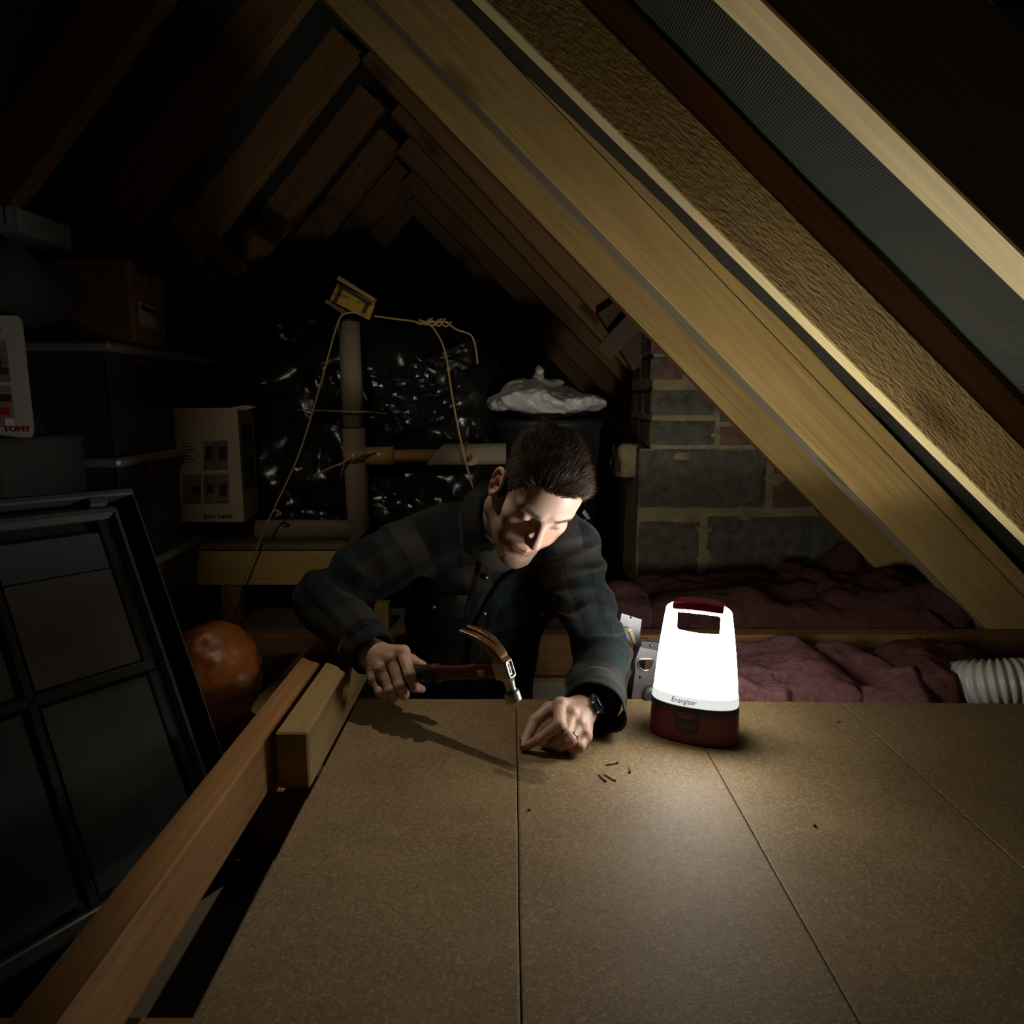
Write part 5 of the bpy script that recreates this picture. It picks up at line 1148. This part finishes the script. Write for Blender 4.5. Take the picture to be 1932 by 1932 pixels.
# collar: stand and folded leaves around the neck
def collar():
    V = []; n = 56; m = 9; a0 = np.array([1.0, 0, 0]); up_ = up; a0 = a0 - up_*(a0@up_); a0 /= np.linalg.norm(a0); f0 = np.cross(a0, up_); f0 = f0 if f0[1] < 0 else -f0
    ctr = NB + up_*0.022
    for i in range(n):
        t = i/(n - 1); th = math.radians(24 + (336 - 24)*t); e = min(t, 1 - t)      # 0 at the front tips
        dirn = f0*math.cos(th) + a0*math.sin(th)*(1 if True else 1)
        tip = max(0, 1 - e/0.16)
        for j in range(m):
            s = j/(m - 1)                     # 0 inside bottom, .35 top fold, 1 outer hem
            if s < 0.35: q = s/0.35; r = 0.061 + 0.005*q; hgt = -0.012 + 0.048*q
            else: q = (s - 0.35)/0.65; r = 0.067 + 0.030*q + 0.012*tip*q; hgt = 0.036 - (0.046 + 0.040*tip)*q + 0.006*math.sin(math.pi*q)
            V.append(ctr + dirn*r + up_*hgt)
    Fc = [(i*m + j, (i+1)*m + j, (i+1)*m + j + 1, i*m + j + 1) for i in range(n-1) for j in range(m-1)]
    o = mesh('collar', V, Fc, PLAID, pr, smooth=True, attrs={'plaid': ('FLOAT2', np.array(V)[:, [0, 2]]*1.0)}); md = o.modifiers.new('t', 'SOLIDIFY'); md.thickness = 0.003
collar()
g = G(NB - 0.13, NB + 0.13, 0.007); dts = smin(ell(g.P, NB + [0.0, -0.005, -0.035], (0.085, 0.075, 0.075)), cone(g.P, NB, NB + up*0.022, 0.064, 0.063), 0.01)
V, Q = nets(smax(dts, -cone(g.P, NB + up*0.02, NB + up*0.1, 0.058, 0.058), 0.003), g.lo, g.h); mesh('undershirt', V, Q, TSHIRT, pr, smooth=True)
# cuffs: thin open bands, the left one flaring to a corner where its placket falls open
def cuff(c, ax, r0_, r1_, L, flare=None, lo=None):
    u0 = np.cross(ax, [0, 0, 1.0]); u0 /= np.linalg.norm(u0); v0 = np.cross(ax, u0); V = []; n = 44; m = 7
    for i in range(n):
        th = 2*math.pi*i/n; dr_ = u0*math.cos(th) + v0*math.sin(th); f_ = 0
        if flare is not None: f_ = max(0, (dr_@flare - 0.80)/0.20)
        for j in range(m):
            s = j/(m - 1); r = r0_ + (r1_ - r0_)*s + 0.0015*math.sin(3*th + 4*s); p = c - ax*L*(1 - s) + dr_*(r + 0.014*f_*s) + ax*0.016*f_*s
            if lo is not None and p[2] < lo: p[2] = lo + 0.0004*j
            V.append(p)
    Fc = [(i*m + j, ((i+1) % n)*m + j, ((i+1) % n)*m + j + 1, i*m + j + 1) for i in range(n) for j in range(m-1)]
    o = mesh('cuff', V, Fc, PLAID, pr, smooth=True, attrs={'plaid': ('FLOAT2', puv(np.array(V)))}); md = o.modifiers.new('t', 'SOLIDIFY'); md.thickness = 0.0028; md.offset = 0
cuff(endR + axR*0.004, axR, 0.047, 0.043, 0.045)
fl_ = np.array([0.75, -0.55, -0.35]); fl_ /= np.linalg.norm(fl_)
cuff(endL + axL*0.010, axL, 0.054, 0.050, 0.062, fl_, 0.0022)
# trousers, shoes
g = G((-0.36, 1.40, -1.16), (0.16, 1.74, -0.08), 0.012)
d = ell(g.P, hip + [0, 0.0, -0.02], (0.150, 0.100, 0.13))
for s, x in ((-1, -0.185), (1, -0.015)):
    d = smin(d, cone(g.P, (x, 1.55, -0.22), (x, 1.52, -0.66), 0.080, 0.058), 0.02); d = smin(d, cone(g.P, (x, 1.52, -0.66), (x, 1.57, -1.09), 0.058, 0.048), 0.02)
d = d - 0.004*vn(g.P*16, 4); V, Q = nets(smax(d, g.P[..., 2] + 0.10, 0.01), g.lo, g.h); mesh('trousers', V, Q, TROUSER, pr, smooth=True)
for x in (-0.185, -0.015):
    g = G((x - 0.06, 1.40, -1.17), (x + 0.06, 1.66, -1.03), 0.008); dd_ = smin(ell(g.P, (x, 1.50, -1.135), (0.044, 0.10, 0.035)), ell(g.P, (x, 1.58, -1.11), (0.038, 0.05, 0.05)), 0.02)
    V, Q = nets(smax(dd_, -1.158 - g.P[..., 2], 0.003), g.lo, g.h); mesh('shoe', V, Q, RUBBER, pr, smooth=True)
# ---- ring and wristwatch
f = JL['fingers'][2]; rc_ = f[0] + (f[1] - f[0])*0.80; ra_ = (f[1] - f[0]); ra_ /= np.linalg.norm(ra_); ua = np.cross(ra_, [0, 0, 1]); ua /= np.linalg.norm(ua); ub = np.cross(ra_, ua)
V = []; n = 36
for k in range(n):
    t = 2*math.pi*k/n; dr_ = ua*math.cos(t) + ub*math.sin(t)
    for rr, hh in ((0.0104, -0.002), (0.0112, -0.0022), (0.0116, 0), (0.0112, 0.0022), (0.0104, 0.002)): V.append(rc_ + dr_*rr + ra_*hh)
mesh('wedding_ring', V, [(k*5 + j, ((k+1) % n)*5 + j, ((k+1) % n)*5 + (j+1) % 5, k*5 + (j+1) % 5) for k in range(n) for j in range(5)], BRASSY, pr, smooth=True)
wa = (JL['wrist'] - JL['fore']); wa /= np.linalg.norm(wa); wc_ = JL['wrist'] - wa*0.004
wn = np.array([0.75, -0.42, 0.50]); wn -= wa*(wn@wa); wn /= np.linalg.norm(wn); wb = np.cross(wa, wn)
wt = bpy.data.objects.new('wristwatch', None)
V = []; n = 40; prof = ((0.0262, -0.010), (0.0285, -0.0102), (0.0292, 0), (0.0285, 0.0102), (0.0262, 0.010))
for k in range(n):
    t = 2*math.pi*k/n; dr_ = wn*math.cos(t) + wb*math.sin(t)
    for rr, hh in prof: V.append(wc_ + dr_*rr + wa*hh)
wsb = mesh('wristwatch', V, [(k*5 + j, ((k+1) % n)*5 + j, ((k+1) % n)*5 + (j+1) % 5, k*5 + (j+1) % 5) for k in range(n) for j in range(5)], RUBBER, pr, smooth=True); wsb['_w'] = tuple(pr['_w'])
wsb['label'] = 'black wristwatch with a black strap'
def wpart(fn):
    o = fn; return o
cc = wc_ + wn*0.0285
def wdisc(name, c, r, t, mat, dome=0.0):
    o = disc(name, c, wn, r, t, mat, None, n=32, dome=dome); o.parent = wsb; return o
wdisc('watch_case', cc - wn*0.002, 0.0205, 0.009, RUBBER); wdisc('bezel', cc + wn*0.006, 0.0195, 0.0035, plain('dark_steel', (0.09, 0.09, 0.1), 0.2, 1.0)); wdisc('watch_glass', cc + wn*0.0094, 0.0155, 0.0006, plain('watch_crystal', (0.01, 0.015, 0.045), 0.05), dome=0.0012)
for a_ in (-0.55, 0.35):
    p = cc + wn*0.002 + (wa*math.cos(a_) + wb*math.sin(a_))*0.0205; o = disc('crown', p, wa*math.cos(a_) + wb*math.sin(a_), 0.0022, 0.003, STEEL, None, n=12, dome=0.001); o.parent = wsb
# ================================================================== hammer held in the hand
G0 = U(745, 1270, Y=1.200); E0_ = U(950, 1262, Y=1.050); Hd = (E0_ - G0)/np.linalg.norm(E0_ - G0)
Dd = np.array([0.20, 0.0, -0.98]); Dd -= Hd*(Dd@Hd); Dd /= np.linalg.norm(Dd); Nn = np.cross(Hd, Dd)
hmr = thing('claw_hammer', 'worn claw hammer with a black and dark red handle held over the boards', 'hammer', tuple(G0))
MH = Matrix([[Hd[0], Dd[0], Nn[0], E0_[0]], [Hd[1], Dd[1], Nn[1], E0_[1]], [Hd[2], Dd[2], Nn[2], E0_[2]], [0, 0, 0, 1]])
g = G((-0.075, -0.085, -0.022), (0.026, 0.064, 0.022), 0.0011); P = g.P
a, dd_, nn_ = P[..., 0], P[..., 1], P[..., 2]
d = boxd(P, (0.0, 0, 0), (0.0155, 0.0165, 0.0105), 0.004)
d = smin(d, cone(P, (0.004, 0.010, 0), (0.003, 0.034, 0), 0.0098, 0.0078), 0.006)
pol = smax(np.sqrt((a - 0.002)**2 + nn_**2) - (0.0125 + 0.001*np.clip((dd_ - 0.036)/0.02, 0, 1)), np.abs(dd_ - 0.0475) - 0.0095, 0.0035); d = smin(d, pol, 0.005)
path = np.array(spline([(0.002, -0.010), (-0.001, -0.026), (-0.012, -0.045), (-0.030, -0.061), (-0.058, -0.074)], 4), float)
best = np.full(a.shape, 1e9, np.float32); tt = np.zeros_like(best)
for i in range(len(path) - 1):
    p0_, p1_2 = path[i], path[i+1]; s = p1_2 - p0_; L2 = s@s; t = np.clip(((a - p0_[0])*s[0] + (dd_ - p0_[1])*s[1])/L2, 0, 1)
    ds = np.hypot(a - p0_[0] - t*s[0], dd_ - p0_[1] - t*s[1]); m = ds < best; best = np.where(m, ds, best); tt = np.where(m, (i + t)/(len(path) - 1), tt)
cl = smax(best - (0.0095*(1 - tt) + 0.0022*tt), np.abs(nn_) - (0.0095 + 0.006*np.sin(np.clip(tt, 0, 1)*2.2)), 0.003)
cl = smax(cl, -(np.abs(nn_) - 0.0052*np.clip((tt - 0.38)/0.62, 0, 1)) - 0.02*(tt < 0.38), 0.0012)
d = smin(d, cl, 0.004)
d = smax(d, -boxd(P, (0.0165, 0, 0), (0.004, 0.0115, 0.0062), 0.002), 0.0012)
V, Q = nets(d, g.lo, g.h, 1)
def steelrust():
    m, nt, b = M_('worn_steel'); b.inputs['Metallic'].default_value = 0.85; v = objvec(nt, rnd=False)
    f = noise_n(nt, v, 55, 5); sp = nd(nt, 'ShaderNodeSeparateXYZ'); nt.links.new(v, sp.inputs[0])
    w = math_n(nt, 'ADD', math_n(nt, 'MULTIPLY', sp.outputs[1], -26.0), math_n(nt, 'MULTIPLY', f, 0.9))
    k = ramp(nt, w, [(0.55, (0, 0, 0)), (0.95, (1, 1, 1))]); c = mixc(nt, k, (0.42, 0.40, 0.37), mixc(nt, f, (0.11, 0.055, 0.024), (0.34, 0.20, 0.10))); nt.links.new(c, b.inputs['Base Color'])
    nt.links.new(ramp(nt, f, [(0.3, (0.28, 0.28, 0.28)), (0.7, (0.5, 0.5, 0.5))]), b.inputs['Roughness']); bump(nt, b, noise_n(nt, v, 240, 4), 0.3, 0.001); return m
mesh('hammer_head', V, Q, steelrust(), hmr, smooth=True, M=MH)
Lh = np.linalg.norm(E0_ - G0)
def sweep(name, s0, s1, prof, mat, n=20, k=14):
    V = []
    for i in range(k):
        s = s0 + (s1 - s0)*i/(k - 1); ra1, rb1 = prof(s); c = (s - Lh, 0.003*math.sin((s)/Lh*3.0), 0)
        for j in range(n):
            t = 2*math.pi*j/n; V.append((c[0], c[1] + ra1*math.copysign(abs(math.cos(t))**0.8, math.cos(t)), rb1*math.copysign(abs(math.sin(t))**0.8, math.sin(t))))
    Fc = [(i*n + j, i*n + (j+1) % n, (i+1)*n + (j+1) % n, (i+1)*n + j) for i in range(k-1) for j in range(n)] + [tuple(range(n)), tuple(range((k-1)*n, k*n))]
    return fixn(mesh(name, V, Fc, mat, hmr, smooth=True, M=MH))
sweep('rubber_grip', -0.058, 0.112, lambda s: (0.0165 + 0.0015*math.sin(s*60), 0.0125), plain('grip_rubber', (0.009, 0.009, 0.010), 0.6), k=24)
sweep('handle', 0.10, Lh + 0.0125, lambda s: (float(np.interp(s, [0.10, 0.17, 0.23, Lh - 0.01, Lh + 0.02], [0.0145, 0.0115, 0.0145, 0.0125, 0.0100])), float(np.interp(s, [0.1, 0.2, Lh], [0.0105, 0.0085, 0.0058]))), plain('handle_dark_red', (0.075, 0.007, 0.010), 0.45))
pe = MH @ Vector((0.215 - Lh - 0.0, 0.006, -0.0095))
sgn = -1 if (MH.to_3x3() @ Vector((0, 0, -1))).y < 0 else 1
V, Fc = boxvf(0.212 - Lh, 0.226 - Lh, -0.002, 0.008, sgn*0.0080, sgn*0.0096); fixn(mesh('worn_sticker', V, Fc, YELLOW, hmr, M=MH))
tp_ = U(986, 1397, Y=1.096); hn_ = nail('held_nail', 'upright nail pinched between thumb and fingertip', tuple(U(981.5, 1418, Y=1.0855)), tuple(U(981.5, 1396, Y=1.0855)))
